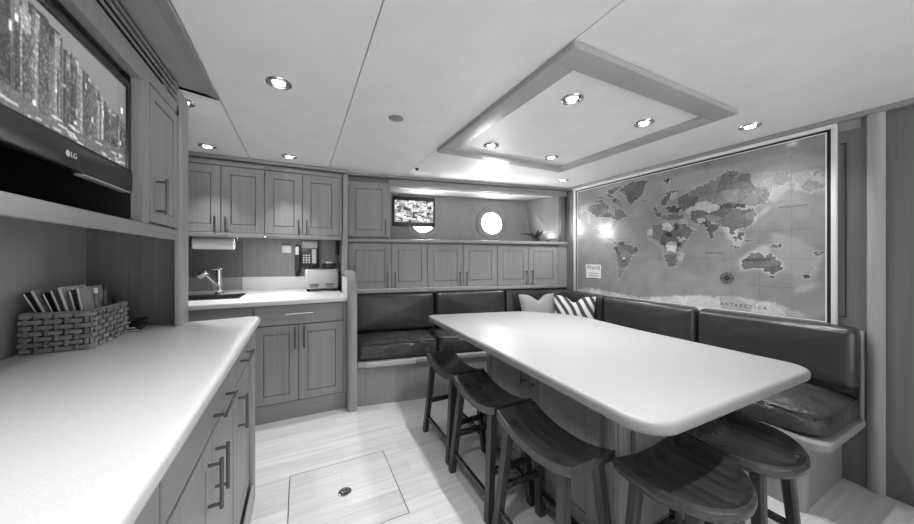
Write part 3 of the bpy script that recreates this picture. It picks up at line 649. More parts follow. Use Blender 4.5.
MB().box(-.261, .345, -.012, .02, 2.008, 2.044, .004, FU).box(.325, .345, 0, .02, 1.474, 2.006, 0, FU).build('cornice', M_woodx, t)
MB().box(-.261, .345, -.012, .01, 1.435, 1.472, .004, FU).build('light_rail', wood('rail_wood_two', 140, 160, 'x'), t)
t = thing('strip_light', 'slim strip light hidden behind the rail under the galley cupboards', 'strip light', (-.24, 3.30, 1.46))
MB().box(-.47, .0, .20, .25, 1.462, 1.4695, .001, FU).build('housing', M_white, t)
MB().box(-.46, -.01, .205, .245, 1.458, 1.4618, 0, FU).build('diffuser', M_strip, t)
# tall stile between galley and niche
struct(MB().box(.352, .395, 3.04, 3.15, 1.12, 2.045, .006).build('trim_10', M_lwoodz))
struct(MB().box(.372, .394, 3.15, 3.72, .0, 2.08).build('wall_divider', M_dwood))
# paper towel
t = thing('paper_towel_holder', 'roll of white paper towel on a black holder under the galley cupboard', 'paper towel', (-.63, 3.2, 1.34))
MB().tube([(-.765, 3.2, 1.388), (-.495, 3.2, 1.388)], .047, 28).build('paper_roll', M_paper, t)
MB().tube([(-.785, 3.2, 1.388), (-.475, 3.2, 1.388)], .008, 10).build('rod', M_chrome, t)
for x in (-.782, -.478): MB().box(x-.006, x+.006, 3.18, 3.22, 1.36, 1.469, .003).build('bracket', M_black, t)
# switch
t = thing('light_switch', 'white square switch plate with a dark module above it on the galley wall', 'switch', pt(FW, -.13, 0, 1.33))
MB().box(-.17, -.085, -.012, -.0008, 1.325, 1.40, .003, FW).build('plate', M_white, t)
MB().box(-.15, -.105, -.016, -.0121, 1.34, 1.385, .002, FW).build('rocker', M_paper, t)
MB().box(-.17, -.085, -.010, -.0008, 1.402, 1.437, .003, FW).build('module', M_dwood, t)
# telephone
t = thing('telephone', 'black wall telephone with white display and keypad above the toaster', 'telephone', pt(FW, .1, 0, 1.15))
MB().box(.02, .185, -.05, -.0008, 1.165, 1.455, .01, FW).build('phone_base', M_black, t)
MB().box(.024, .181, -.056, -.0501, 1.375, 1.45, .004, FW).build('display', plain('phone_display', 175, .3), t)
m = MB()
for i in range(3):
    for j in range(4): m.box(.036+i*.027, .054+i*.027, -.057, -.0501, 1.215+j*.025, 1.232+j*.025, .003, FW)
m.build('keypad', M_white, t)
MB().box(.124, .168, -.056, -.0501, 1.212, 1.365, .003, FW).build('memory_keys', plain('phone_keys', 200, .4), t)
h_ = MB().slab(roundpoly(rect(-.042, .010, 1.13, 1.415), .02), .03, .07, .012, M=upright(FW)).build('handset', M_dark, t)
MB().box(-.032, .0, -.074, -.0701, 1.305, 1.39, .003, FW).build('handset_label', M_white, h_)
MB().tube([pt(FW, .012+.018*math.cos(k*1.1)-.02-.001*k, -.03+.012*math.sin(k*1.1), 1.13-.05*math.sin(min(k, 24)/24*math.pi)) for k in range(26)], .0045, 6).build('cord', M_black, t)
# toaster
t = thing('toaster', 'white toaster with two front levers at the end of the galley worktop', 'toaster', (.20, 3.40, .945))
m = MB(); m.slab(roundpoly(rect(.045, .350, 3.36, 3.62), .03), .965, 1.155, .02); m.build('body', plain('toaster_white', 214, .35), t)
m = MB()
for k in range(4): m.box(.075, .315, 3.39+.055*k, 3.415+.055*k, 1.150, 1.1565)
m.build('slot', M_dark, t)
m = MB()
for k in range(14): m.box(.06+.02*k, .07+.02*k, 3.362, 3.374, 1.150, 1.160, .002)
m.build('top_ridge', M_white, t)
for x in (.125, .265): MB().box(x-.04, x+.04, 3.336, 3.361, 1.0, 1.016, .005).box(x-.035, x+.035, 3.356, 3.361, .984, .992).build('lever', plain('lever_grey_%d' % int(x*1000), 120, .4), t)
for x in (.07, .32):
    for y in (3.39, 3.59): MB().lathe([(.014,0),(.012,.022)], 10, (x, y, .9452)).build('foot', M_black, t)
t = thing('gadget', 'small black gadget with a pale top lying on the toaster', 'gadget', (.255, 3.45, 1.158))
MB().slab(roundpoly(rect(.20, .33, 3.42, 3.47), .02), 1.161, 1.215, .012).build('shell', M_black, t)
MB().slab(roundpoly(rect(.235, .295, 3.425, 3.465), .015), 1.2155, 1.232, .006).build('pale_top', M_white, t)
t = thing('radio_handset', 'black radio handset hanging in the galley corner behind the toaster', 'handset', (.345, 3.56, 1.15))
MB().box(.335, .371, 3.53, 3.58, 1.30, 1.46, .01).build('handset_body', M_black, t)
MB().tube([(.352+.014*math.cos(k*.9), 3.55+.014*math.sin(k*.9), 1.30-.006*k) for k in range(24)]+[(.36, 3.5, 1.17), (.365, 3.45, 1.22)], .005, 6).build('cord', M_black, t)
# end panel with a rounded cap rail at the end of the galley
t = thing('end_panel', 'partition at the galley end with a rounded pale wooden cap rail and post', 'partition', (.39, 2.9, 0))
MB().box(.356, .392, 2.79, 3.14, 0, 1.10, .002).build('panel', plain('partition_white', 214, .5), t)
MB().slab(roundpoly(rect(.354, .428, 2.70, 2.79), [.026, .026, .012, .012]), 0, .985, .004).build('post', M_lwoodz, t)
pth = [(.391, 3.14, 1.135)]+[(.391, 2.83-.085*math.sin(a), 1.05+.085*math.cos(a)) for a in np.linspace(0, math.pi/2, 9)]+[(.391, 2.745, .985)]
m = MB(); rings = []
for i, p in enumerate(pth):
    p = Vector(p); tg = (Vector(pth[min(i+1, len(pth)-1)])-Vector(pth[max(i-1, 0)])).normalized(); nn = Vector((1,0,0)).cross(tg).normalized()
    rings.append([m.bm.verts.new(p+Vector((.032*c, 0, 0))+nn*(.024*s)) for c, s in ((1,.5),(.8,.95),(.5,1),(-.5,1),(-.8,.95),(-1,.5),(-1,-.5),(-.8,-.95),(-.5,-1),(.5,-1),(.8,-.95),(1,-.5))])
m._rings(rings); m.build('cap_rail', wood('cap_wood', 150, 172, 'y'), t)
# ================================================================== back wall: cupboards, niche, ledge
def unit(label, x0, x1, xm, hl, hr):
    t = thing('overhead_cupboard', label, 'cupboard', pt(FB, (x0+x1)/2, .17, .93), 'cupboards under the porthole ledge')
    body(FB, x0, x1-.002, .09, .965, 1.423, t)
    door(FB, x0, xm, .968, 1.412, t, h=(hl, .972, 1.13)); door(FB, xm, x1, .968, 1.412, t, h=(hr, .972, 1.13))
    MB().box(x0, x1-.001, -.030, .02, .930, .965, .004, FB).build('bottom_rail', M_lwoodx, t)
M_lwoodx = wood('pale_ledge_wood', 148, 170, 'x', fine=30)
unit('left pair of low cupboard doors under the small screen, beside the galley', .012, .783, .419, .378, .455)
unit('middle pair of low cupboard doors above the back bench, under the portholes', .783, 1.558, 1.163, 1.125, 1.20)
unit('right pair of low cupboard doors above the corner cushion, under the plant', 1.558, 2.321, 1.937, 1.90, 1.975)
struct(MB().box(2.322, 2.44, 0, .09, .93, 1.423, 0, FB).build('trim_11', M_wood))
t = thing('overhead_cupboard', 'single tall panelled cupboard door left of the small screen', 'cupboard', pt(FB, .21, .17, 1.459))
body(FB, .012, .408, .36, 1.459, 2.055, t)
door(FB, .012, .392, 1.478, 2.008, t, h=(.360, 1.495, 1.65))
MB().box(.392, .408, 0, .02, 1.459, 2.055, 0, FB).build('side_stile', M_wood, t)
tag(MB().box(.0, 2.44, -.022, .345, 1.425, 1.457, .006, FB).build('ledge', M_lwoodx), 'long wooden ledge under the portholes carrying the plant', 'ledge')
struct(MB().box(.41, 2.44, 0, .03, 1.99, 2.056, .002, FB).build('trim_12', M_woodx))
struct(MB().box(2.355, 2.415, 0, .03, 1.458, 1.989, .002, FB).build('trim_13', M_dwood))
struct(MB().box(.41, 2.40, .032, .50, 1.991, 2.01, 0, FB).build('trim_14', M_lwoodx))
m = MB(); bm = m.bm
q = [(2.353, .032, 1.458), (2.19, .36, 1.458), (2.11, .425, 1.989), (2.353, .032, 1.989)]
vs = [bm.verts.new(c) for c in q]+[bm.verts.new((c[0]+.02, c[1]+.01, c[2])) for c in q]
for f in ((0,1,2,3),(7,6,5,4),(0,4,5,1),(1,5,6,2),(2,6,7,3),(3,7,4,0)): bm.faces.new([vs[i] for i in f])
bmesh.ops.transform(bm, matrix=FB, verts=bm.verts)
struct(m.build('wall_niche', M_wall, smooth=False))
t = thing('strip_light', 'strip light tucked behind the top board of the porthole niche', 'strip light', pt(FB, 1.4, .05, 1.975))
MB().box(.5, 2.25, .034, .052, 1.978, 1.990, 0, FB).build('housing', M_white, t)
MB().box(.5, 2.25, .0525, .056, 1.979, 1.988, 0, FB).build('diffuser', M_niche, t)
t = thing('spot_lamp', 'small lamp glowing at the right end of the niche behind the plant', 'lamp', pt(FB, 2.27, .10, 1.4575))
MB().lathe([(.0001,0),(.022,0),(.022,.03),(.018,.034)], 16, pt(FB, 2.25, .09, 1.4575), cap=False).build('lamp_body', M_steel, t)
MB().lathe([(.0001,.033),(.018,.033)], 16, pt(FB, 2.25, .09, 1.4575), cap=False).build('lamp_lens', emis('small_lens', 255, 80), t)
# small screen
t = thing('monitor', 'small screen with a bright picture, hung over the left porthole', 'monitor', pt(FB, .655, .11, 1.60))
F = FB @ Matrix.Translation((0, .10, 0)); U = upright(F)
MB().box(.435, .882, 0, .03, 1.598, 1.912, .006, F).build('casing', M_black, t)
MB().box(.6, .7, .031, .22, 1.70, 1.78, .004, F).build('wall_arm', M_steel, t)
h_, w_ = 54, 84; r2 = np.random.RandomState(5); im = np.full((h_, w_), 150.0)
for k in range(240):
    a = r2.randint(0, h_-2); b = r2.randint(0, w_-3); im[a:a+r2.randint(2, 9), b:b+r2.randint(2, 12)] = r2.choice([60, 110, 150, 190, 225, 245, 235])
im[:, ::28] = 110
grid('screen', U @ Matrix.Translation((.455, 1.642, .002)), .407, .225, im, M_cctv, t)
# plant
c = pt(FB, 2.10, .12, 1.4575)
t = thing('potted_plant', 'small dark leafy plant in a low pot on the ledge', 'plant', c)
MB().lathe([(.0001,0),(.04,0),(.05,.045),(.044,.045),(.04,.03),(.0001,.03)], 18, c, cap=False).build('pot', M_dark, t)
m = MB(); rp = random.Random(4)
for k in range(17):
    a = k*2.4; e = .5+.5*rp.random(); L = .20+.05*rp.random()
    p = [Vector(c)+Vector((math.cos(a)*L*e*s, math.sin(a)*L*e*s, .035+L*(.62*s-.34*e*s*s))) for s in np.linspace(0, 1, 6)]
    sd = Vector((-math.sin(a), math.cos(a), 0)); wv = [.012, .018, .019, .015, .009, .001]
    A = [m.bm.verts.new(q-sd*w) for q, w in zip(p, wv)]; B = [m.bm.verts.new(q+sd*w) for q, w in zip(p, wv)]; Cc = [m.bm.verts.new(q-Vector((0,0,.004))) for q in p]
    for i in range(5):
        m.bm.faces.new((A[i], A[i+1], Cc[i+1], Cc[i])); m.bm.faces.new((Cc[i], Cc[i+1], B[i+1], B[i])); m.bm.faces.new((A[i], B[i], B[i+1], A[i+1]))
m.build('leaves', plain('plant_leaf', 58, .5), t)

# ================================================================== banquette
def hit(yl, X): # where the line local y = yl of the back wall frame meets x = X
    p = pt(FB, 0, yl); s = (X-p[0])/FB[0][0]; return pt(FB, s, yl), s
(c1, s1) = hit(-.365, 2.24)
p0 = hit(-.365, .436)[0]; p5 = hit(.10, 2.79)[0]; p6 = hit(.10, .436)[0]
t = thing('banquette_bench', 'L shaped wooden bench base along the back and right walls', 'bench', (2.0, 2.2, 0))
foot = [p0[:2], c1[:2], (2.24, .625), (2.79, .625), p5[:2], p6[:2]]
MB().slab(roundpoly(foot, [0, 0, .03, 0, 0, 0]), .0, .334, 0).build('base_panel', M_wood, t)
q0 = hit(-.39, .436)[0]; qc = hit(-.39, 2.215)[0]
rail = [q0[:2], qc[:2], (2.215, .540), (2.79, .540), p5[:2], p6[:2]]
MB().slab(roundpoly(rail, [0, .02, .07, 0, 0, 0], 8), .335, .378, .010).build('seat_rail', M_lwoodx, t)
MB().tube([(2.268, .653, 0), (2.268, .653, .334)], .036, 20).build('corner_post', M_lwoodz, t)
o = MB().box(.175, .60, -.397, -.36, .336, .3765, .002, FB).build('pull_strip', wood('pull_wood', 186, 200, 'x'), t); o['label'] = 'pale finger pull set into the rail'
def seatc(label, pts, rad, nm='seat_cushion', z1=.535, crown=.022, group='leather seat cushions of the bench'):
    t = thing(nm, label, 'cushion', (sum(p[0] for p in pts)/len(pts), sum(p[1] for p in pts)/len(pts), .379), group)
    P = roundpoly(pts, rad, 8); Q = []
    for i in range(len(P)):
        a = Vector(P[i]); b = Vector(P[(i+1) % len(P)]); k = max(1, int((b-a).length/.03))
        Q += [tuple(a.lerp(b, j/k)) for j in range(k)]
    m = MB(); m.slab(Q, .380, z1, .045, crown, seg=6, rz=.05, inner=9)
    for v in m.bm.verts:   # soft creases of a well used cushion
        x, y, z = v.co
        if z > .40: v.co.z += .006*math.sin(23*x+9*y)*math.sin(17*y-5*x)+.004*math.sin(61*x+40*y)
    m.build('cover', M_seatl, t)
    e = [(Vector(q).lerp(Vector((sum(p[0] for p in Q)/len(Q), sum(p[1] for p in Q)/len(Q))), .02)) for q in Q]
    MB().tube([(q.x, q.y, z1-.004+.006*math.sin(23*q.x+9*q.y)*math.sin(17*q.y-5*q.x)) for q in e]+[(e[0].x, e[0].y, z1-.004)], .006, 6).build('piping', M_pipe, t)
def fb(*a): return [pt(FB, x, y)[:2] for x, y in a]
seatc('leather seat cushion nearest the galley on the back bench', [hit(-.375, .444)[0][:2]]+fb((.80,-.375),(.80,.045))+[hit(.045, .444)[0][:2]], [.05,.04,.03,.03])
seatc('leather seat cushion behind the far end of the table on the back bench', fb((.815,-.375),(1.50,-.375),(1.50,.045),(.815,.045)), .04)
e1 = hit(-.375, 2.225)[0]; e2 = hit(.045, 2.775)[0]
seatc('leather corner seat cushion of the bench under the throw pillows', [fb((1.515,-.375))[0], e1[:2], (2.225, 2.10), (2.775, 2.10), e2[:2], fb((1.515,.045))[0]], [.03,.02,.03,.03,.03,.03])
seatc('leather seat cushion in the middle of the right bench, below the map', [(2.225, 1.345), (2.775, 1.345), (2.775, 2.085), (2.225, 2.085)], .04)
seatc('leather seat cushion at the near end of the right bench', [(2.228, .548), (2.775, .548), (2.775, 1.33), (2.228, 1.33)], [.12,.05,.03,.04], z1=.50, crown=.05)
def backc(label, U, x0, x1, z0, z1, seam=True):
    c = U @ Vector(((x0+x1)/2, z0, 0)); t = thing('back_cushion', label, 'cushion', (c.x, c.y, z0), 'leather back cushions of the bench')
    P = roundpoly(rect(x0, x1, z0, z1), .035, 5); Q = []
    for i in range(len(P)):
        a = Vector(P[i]); b = Vector(P[(i+1) % len(P)]); k = max(1, int((b-a).length/.06)); Q += [tuple(a.lerp(b, j/k)) for j in range(k)]
    MB().slab(Q, 0, .122, .048, .010, seg=7, M=U, inner=7).build('cover', M_leath, t)
    if seam:
        xm = (x0+x1)/2
        MB().tube([(xm, z0+.03, .1235), (xm, (z0+z1)/2, .128), (xm, z1-.03, .1235)], .002, 5, U).build('seam', M_pipe, t)
UB = upright(FB @ Matrix.Translation((0, .075, 0)))
backc('leather back cushion nearest the galley, under the small screen', UB, .06, .845, .553, .926)
backc('leather back cushion in the middle of the back wall, left of the throw pillows', UB, .857, 1.64, .553, .926, False)
FR = frame(2.764, 2.6, 0, -1); UR = upright(FR)
backc('leather back cushion under the middle of the map', UR, .48, 1.285, .553, .893, False)
backc('leather back cushion at the near end, under the right of the map', UR, 1.30, 2.055, .553, .893, False)
# corner back cushion, bent round the corner
t = thing('back_cushion', 'bent leather corner back cushion behind the throw pillows', 'cushion', (2.55, 2.55, .553), 'leather back cushions of the bench')
ci = hit(.075, 2.764)[0]
path = [pt(FB, x, .075)[:2] for x in np.linspace(1.652, 2.10, 8)]
a0 = Vector(path[-1]); b0 = Vector((2.764, ci[1]-.22)); cc = Vector(ci[:2])
path += [tuple((a0*(1-s)**2+cc*2*s*(1-s)+b0*s*s)) for s in np.linspace(.1, .9, 9)]
path += [(2.764, y) for y in np.linspace(ci[1]-.22, 2.132, 7)]
P = [Vector(p) for p in path]; m = MB(); rings = []
for i, p in enumerate(P):
    tg = (P[min(i+1, len(P)-1)]-P[max(i-1, 0)]).normalized(); nn = Vector((tg.y, -tg.x)); f = i/(len(P)-1); zt = .926*(1-f)+.893*f
    e = 1.0 if 0 < i < len(P)-1 else .9
    prof = [(0,.553),(.08,.553),(.105,.563),(.115,.59),(.122,.70),(.120,.80),(.115,zt-.035),(.105,zt-.012),(.08,zt),(0,zt)]
    rings.append([m.bm.verts.new((p.x+nn.x*d*e, p.y+nn.y*d*e, .74+(z-.74)*(1 if e == 1 else .96))) for d, z in prof])
m._rings(rings); m.build('cover', M_leath, t)

# throw pillows
def pillow(name, label, loc, rot, sx, sz, mat, pinch=.0):
    t = thing(name, label, 'pillow', loc, 'throw pillows on the bench')
    n = 18; m = MB(); R = Matrix.Translation(loc) @ rot
    for sgn in (1, -1):
        V = []
        for j in range(n+1):
            row = []
            for i in range(n+1):
                u = -1+2*i/n; v = -1+2*j/n
                th = .07*((1-u*u)*(1-v*v))**.45*sgn
                k = 1-.10*(1-abs(v))*abs(u)**3; k2 = 1-.10*(1-abs(u))*abs(v)**3-(pinch*math.exp(-(u/.28)**2) if v > 0 else 0)*max(0, v)
                row.append(m.bm.verts.new(R @ Vector((u*sx*k, th, v*sz*k2))))
            V.append(row)
        for j in range(n):
            for i in range(n): m.bm.faces.new((V[j][i], V[j][i+1], V[j+1][i+1], V[j+1][i]))
    bmesh.ops.remove_doubles(m.bm, verts=m.bm.verts, dist=.0006)
    m.build('cover', mat, t); return t
def striped(name, a, b, scale, rot, dist=6):
    m = plain(name, 128, .8); N, L, bs = nodes(m); tc = N.new('ShaderNodeTexCoord'); mp = N.new('ShaderNodeMapping'); mp.inputs['Rotation'].default_value = rot
    L.new(tc.outputs['Object'], mp.inputs[0]); w = N.new('ShaderNodeTexWave'); w.inputs['Scale'].default_value = scale; w.inputs['Distortion'].default_value = dist; w.inputs['Detail'].default_value = 1; w.inputs['Detail Scale'].default_value = .7
    L.new(mp.outputs[0], w.inputs[0]); r = N.new('ShaderNodeValToRGB'); r.color_ramp.elements[0].position = .42; r.color_ramp.elements[1].position = .56
    r.color_ramp.elements[0].color = gcol(a); r.color_ramp.elements[1].color = gcol(b); L.new(w.outputs['Fac'], r.inputs[0]); L.new(r.outputs[0], bs.inputs['Base Color']); return m
M_pale = plain('pale_linen', 150, .85); M_strp = striped('striped_cloth', 60, 205, 4.5, (0, .6, .5), 3)
rz = lambda a: Matrix.Rotation(math.radians(a), 4, 'Z'); rx = lambda a: Matrix.Rotation(math.radians(a), 4, 'X'); ry = lambda a: Matrix.Rotation(math.radians(a), 4, 'Y')
pillow('throw_pillow', 'plain pale throw pillow with a pinched top in the bench corner', (2.275, 2.61, .725), rz(-12) @ rx(-14), .215, .165, M_pale, .42)
pillow('throw_pillow', 'bold striped throw pillow nearest the map, right of the plain pillow', (2.475, 2.31, .725), rz(-52) @ rx(-14), .205, .165, M_strp, .36)

# ================================================================== map
Y0, Y1, Z0, Z1 = 2.545, .689, .895, 2.008
t = thing('world_map', 'large framed world map filling the right wall above the bench', 'map', (2.79, 1.617, .86))
m = MB(); fy0, fy1, fz1 = 2.592, .642, 2.050
m.box(2.772, 2.7995, fy1, fy0, fz1-.022, fz1, .002).box(2.772, 2.7995, fy1, fy1+.022, .866, fz1-.022, .002).box(2.772, 2.7995, fy0-.022, fy0, .866, fz1-.022, .002).box(2.772, 2.7995, fy1+.022, fy0-.022, .862, .884, .002)
m.build('frame', M_frame, t)
MB().box(2.7935, 2.7995, fy1+.022, fy0-.022, .884, fz1-.022).build('backing', M_gap, t)
b_ = MB(); e = .006; b_.box(2.786, 2.7934, Y1-e, Y0+e, Z0-e, Z1+e); b_.build('board', M_white, t)
ny, nx = 200, 334
AA, BB = np.meshgrid((np.arange(nx)+.5)/nx, (np.arange(ny)+.5)/ny)
A0, B0 = AA, BB
def inside(poly):
    r = np.zeros(AA.shape, bool); n = len(poly)
    for i in range(n):
        x0, y0 = poly[i]; x1, y1 = poly[i-1]
        if y0 == y1: continue
        c = ((y0 > BB) != (y1 > BB)) & (AA < (x1-x0)*(BB-y0)/(y1-y0)+x0); r ^= c
    return r
rm = np.random.RandomState(2)
def blur(a, k):
    for ax in (0, 1):
        p = np.pad(a, [(k, k) if i == ax else (0, 0) for i in (0, 1)], mode='edge'); c = np.cumsum(np.insert(p, 0, 0, axis=ax), axis=ax)
        a = (np.take(c, np.arange(2*k+1, c.shape[ax]), ax)-np.take(c, np.arange(0, c.shape[ax]-2*k-1), ax))/(2*k+1)
    return a
AA = A0+.007*blur(rm.randn(ny, nx), 1)*1.2; BB = B0+.010*blur(rm.randn(ny, nx), 1)*1.2
sea = 142+4*blur(blur(rm.randn(ny, nx)*14, 5), 5)
land = np.zeros((ny, nx), bool); lv = np.zeros((ny, nx)); card = np.zeros((ny, nx), bool)
for v, l, p in MAP:
    if l == 2: AA, BB = A0, B0
    k = inside(p)
    if l == 0: sea = np.where(k & ~card, 142+(v-142)*.62, sea)
    elif l == 1: land |= k; lv = np.where(k, v, lv)
    else: card = k
sea = blur(sea, 2)
halo = blur(land.astype(float), 2); sea = sea+34*np.clip(halo*1.5, 0, 1)
sd = rm.rand(170, 2); dd = ((AA[..., None]*1.67-sd[:, 0]*1.67)**2+(BB[..., None]-sd[:, 1])**2); cell = dd.argmin(-1); tone = (rm.randn(170)*13)[cell]
edge = (np.roll(cell, 1, 0) != cell) | (np.roll(cell, 1, 1) != cell)
lv = lv+tone-14*edge
im = np.where(land, lv+4*rm.randn(ny, nx), sea+2*rm.randn(ny, nx))
spk = (rm.rand(ny, nx) < .012) & land; im = np.where(spk, im+45, im)
im[::33, :] -= 7; im[:, ::28] -= 6
im = np.where(card, 238, im)
FMp = frame(2.7855, Y0, 0, -1, Z0); UM = upright(FMp); w_, h_ = Y0-Y1, Z1-Z0
sheet = grid('map_sheet', UM, w_, h_, im, M_map, t)
ink = plain('map_ink', 46, .4)
def mtext(s, a, b, size, nm='map_lettering', rot=0): return text(nm, s, size, UM @ Matrix.Translation((a*w_, b*h_, .0005)) @ Matrix.Rotation(rot, 4, 'Z'), ink, t, .0002)
cx, cy = [np.mean([q[i] for q in MAP[-1][2]]) for i in (0, 1)]
mtext('World', cx, cy+.035, .062)
mtext('AUSTRALIA', .835, .325, .026, rot=.02); mtext('A N T A R C T I C A', .79, .034, .030); mtext('INDIAN OCEAN', .70, .37, .016); mtext('PACIFIC OCEAN', .925, .63, .018); mtext('ATLANTIC OCEAN', .30, .47, .016); mtext('CANADA', .12, .80, .018); mtext('RUSSIA', .66, .79, .020); mtext('BRAZIL', .20, .46, .014); mtext('CHINA', .63, .63, .018)
m = MB()
for k in range(3): m.box(cx*w_-.055, cx*w_+.055, 0, 0, 0, 0) if False else m.box(cx*w_-.055, cx*w_+.055, (cy-.02-.022*k)*h_-.0025, (cy-.02-.022*k)*h_+.0025, .0003, .0008, 0, UM)
C0 = (.7415*w_, .204*h_)
for r_ in (.030, .040):
    m.tube([(C0[0]+r_*math.cos(a), C0[1]+r_*math.sin(a), .0008) for a in np.linspace(0, 2*math.pi, 33)], .0016, 5, UM)
for k in range(8):
    a = k*math.pi/4; L = .052 if k % 2 == 0 else .034; u = Vector((math.cos(a), math.sin(a))); n_ = Vector((-u.y, u.x)); c_ = Vector(C0)
    q = [c_+u*L, c_+n_*.006+u*.006, c_+u*.004, c_-n_*.006+u*.006]; vs = [m.bm.verts.new(UM @ Vector((w.x, w.y, .0010))) for w in q]; m.bm.faces.new(vs)
m.build('compass_rose', ink, t)

# ================================================================== table
t = thing('dining_table', 'high white topped dining table on a panelled wooden cabinet base', 'table', (1.45, 1.35, 0))
TX0, TX1, TY0, TY1 = 1.10, 1.80, .80, 1.80
top = roundpoly([(.868, .522), (1.985, .508), (1.99, 1.30), (2.05, 1.86), (1.80, 2.235), (.930, 2.44)], [.11, .10, 1.2, .40, .40, .06], 10)
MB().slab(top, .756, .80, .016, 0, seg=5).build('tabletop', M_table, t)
MB().box(TX0+.022, TX1, TY0+.022, TY1-.02, .09, .755).build('base_body', M_wood, t)
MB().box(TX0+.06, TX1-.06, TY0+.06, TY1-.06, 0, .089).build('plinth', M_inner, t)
def post(x, y):
    m = MB(); n = 40; R_ = .045; pr = []
    for k in range(n):
        a = 2*math.pi*k/n; r_ = R_-.004*(1 if (k % 4) < 1 else 0); pr.append((x+r_*math.cos(a), y+r_*math.sin(a)))
    m.slab(pr, .001, .755, 0); return m.build('fluted_post', M_wood, t)
for x in (TX0+.046, TX1-.046):
    for y in (TY0+.046, TY1-.046): post(x, y)
FTa = frame(TX0, TY1, 0, -1); FTn = frame(TX0, TY0, 1, 0); FTf = frame(TX1, TY1, -1, 0); FTr = frame(TX1, TY0, 0, 1)
for F_, L in ((FTa, TY1-TY0), (FTr, TY1-TY0)):
    mid = L/2-.03; 
    door(F_, .095, mid, .10, .745, t, h=(mid-.035, .59, .73)); door(F_, mid, L-.095, .10, .745, t, h=(mid+.035, .59, .73))
for F_ in (FTn, FTf): door(F_, .095, TX1-TX0-.095, .10, .745, t, name='end_panel')

# ================================================================== stools
def saddle(label, x, y):
    t = thing('saddle_stool', label, 'stool', (0,0,0), 'saddle stools along the table')
    L, Wd = .452, .225; m = MB(); n = 20; rings = []
    def zc(v): return .512+.046*abs(v)**2.2
    for i in range(n+1):
        v = -1+2*i/n; y_ = v*L/2; z = zc(v); th = .036
        s = [(-Wd/2, z-.002), (-Wd/2+.004, z+.0), (Wd/2-.004, z), (Wd/2, z-.002), (Wd/2, z-th), (-Wd/2, z-th)]
        rings.append([m.bm.verts.new((a, y_, b)) for a, b in s])
    m._rings(rings); m.build('seat', M_stool, t)
    for sx in (-1, 1):
        for sy in (-1, 1):
            m = MB(); q = []
            for zz, ox, oy in ((0, .130, .203), (.503, .085, .165)):
                q.append([m.bm.verts.new((sx*ox+a*.0165, sy*oy+b*.019, zz)) for a, b in ((-1,-1),(1,-1),(1,1),(-1,1))])
            m._rings(q); m.build('leg', M_stoolz, t)
    def at(z): f = z/.503; return .130-.045*f, .203-.038*f
    for sy in (-1, 1):
        ax, ay = at(.225); MB().box(-ax+.017, ax-.017, sy*ay-.010, sy*ay+.010, .21, .24, .002).build('end_rung', M_stool, t)
    for sx in (-1, 1):
        ax, ay = at(.11); MB().box(sx*ax-.010, sx*ax+.010, -ay+.019, ay-.019, .095, .125, .002).build('long_rung', M_stool, t)
    t.location = (x, y, 0); return t
saddle('farthest of the three dark saddle stools, by the back bench', .955, 1.965)
saddle('middle one of the three dark saddle stools in a row', .940, 1.483)
saddle('nearest of the three dark saddle stools, its worn end towards the viewer', .935, 1.005)
def dstool(label, x, y, rot):
    t = thing('round_front_stool', label, 'stool', (0,0,0), 'round fronted stools at the table end')
    A, Bf, Bb = .207, .20, .125     # half width, front depth, straight back part
    out = []
    for k in range(25):
        a = math.pi+math.pi*k/24; out.append((A*math.cos(a), Bf*math.sin(a)))
    out += [(A, Bb*.5), (A*.98, Bb*.85), (A*.90, Bb)]+[(A*.9*(1-2*k/8), Bb) for k in range(1, 8)]+[(-A*.9, Bb), (-A*.98, Bb*.85), (-A, Bb*.5)]
    n = len(out); m = MB(); rings = []
    def h(x_, y_, s):
        f = min(1, abs(x_)/A); back = max(0, y_)/Bb
        return .528+.030*f**2*(.55+.45*back)+.0*s
    C = Vector((0, -.02))
    for s, dz in ((.55, -.050), (.80, -.048), (.93, -.040), (.985, -.028), (1.0, -.014), (.995, -.002), (.97, .006), (.94, .007), (.905, .001), (.86, -.010), (.78, -.020), (.6, -.026), (.35, -.028), (.12, -.028)):
        r_ = []
        for p in out:
            q = C+(Vector(p)-C)*s; bead = dz
            if p[1] > Bb*.95 and dz > -.03: bead = dz if s > .99 else -.028*min(1, (1-s)*5)-.002
            r_.append(m.bm.verts.new((q.x, q.y, h(q.x, q.y, s)+bead)))
        rings.append(r_)
    m._rings(rings); m.build('seat', M_stoolx, t)
    for sx in (-1, 1):
        for y0, y1 in ((-.105, -.135), (.075, .10)):
            m = MB(); q = []
            for zz, ox, oy, w in ((0, .165, y1, .016), (.49, .115, y0, .021)):
                q.append([m.bm.verts.new((sx*ox+a*w, oy+b*w, zz)) for a, b in ((-1,-.6),(-.6,-1),(.6,-1),(1,-.6),(1,.6),(.6,1),(-.6,1),(-1,.6))])
            m._rings(q); m.build('leg', M_stoolz, t)
    for z, y_ in ((.16, -.126), (.24, .085)):
        hx = .165-.05*z/.49-.012; MB().box(-hx, hx, y_-.010, y_+.010, z-.014, z+.014, .003).build('rung', M_stool, t)
    for sx in (-1, 1):
        hx = .165-.05*.2/.49; MB().box(sx*hx-.009, sx*hx+.009, -.11, .08, .186, .214, .003).build('rung', M_stool, t)
    t.rotation_euler = (0, 0, rot); t.location = (x, y, 0); return t
M_stoolx = wood('dark_seat_wood', 24, 76, 'y', .26, 34, .5, 2.5)
dstool('round fronted dished stool at the near table corner, left of the pair', 1.195, .640, 0.0)
dstool('round fronted dished stool beside the right bench end, right of the pair', 1.612, .640, 0.0)

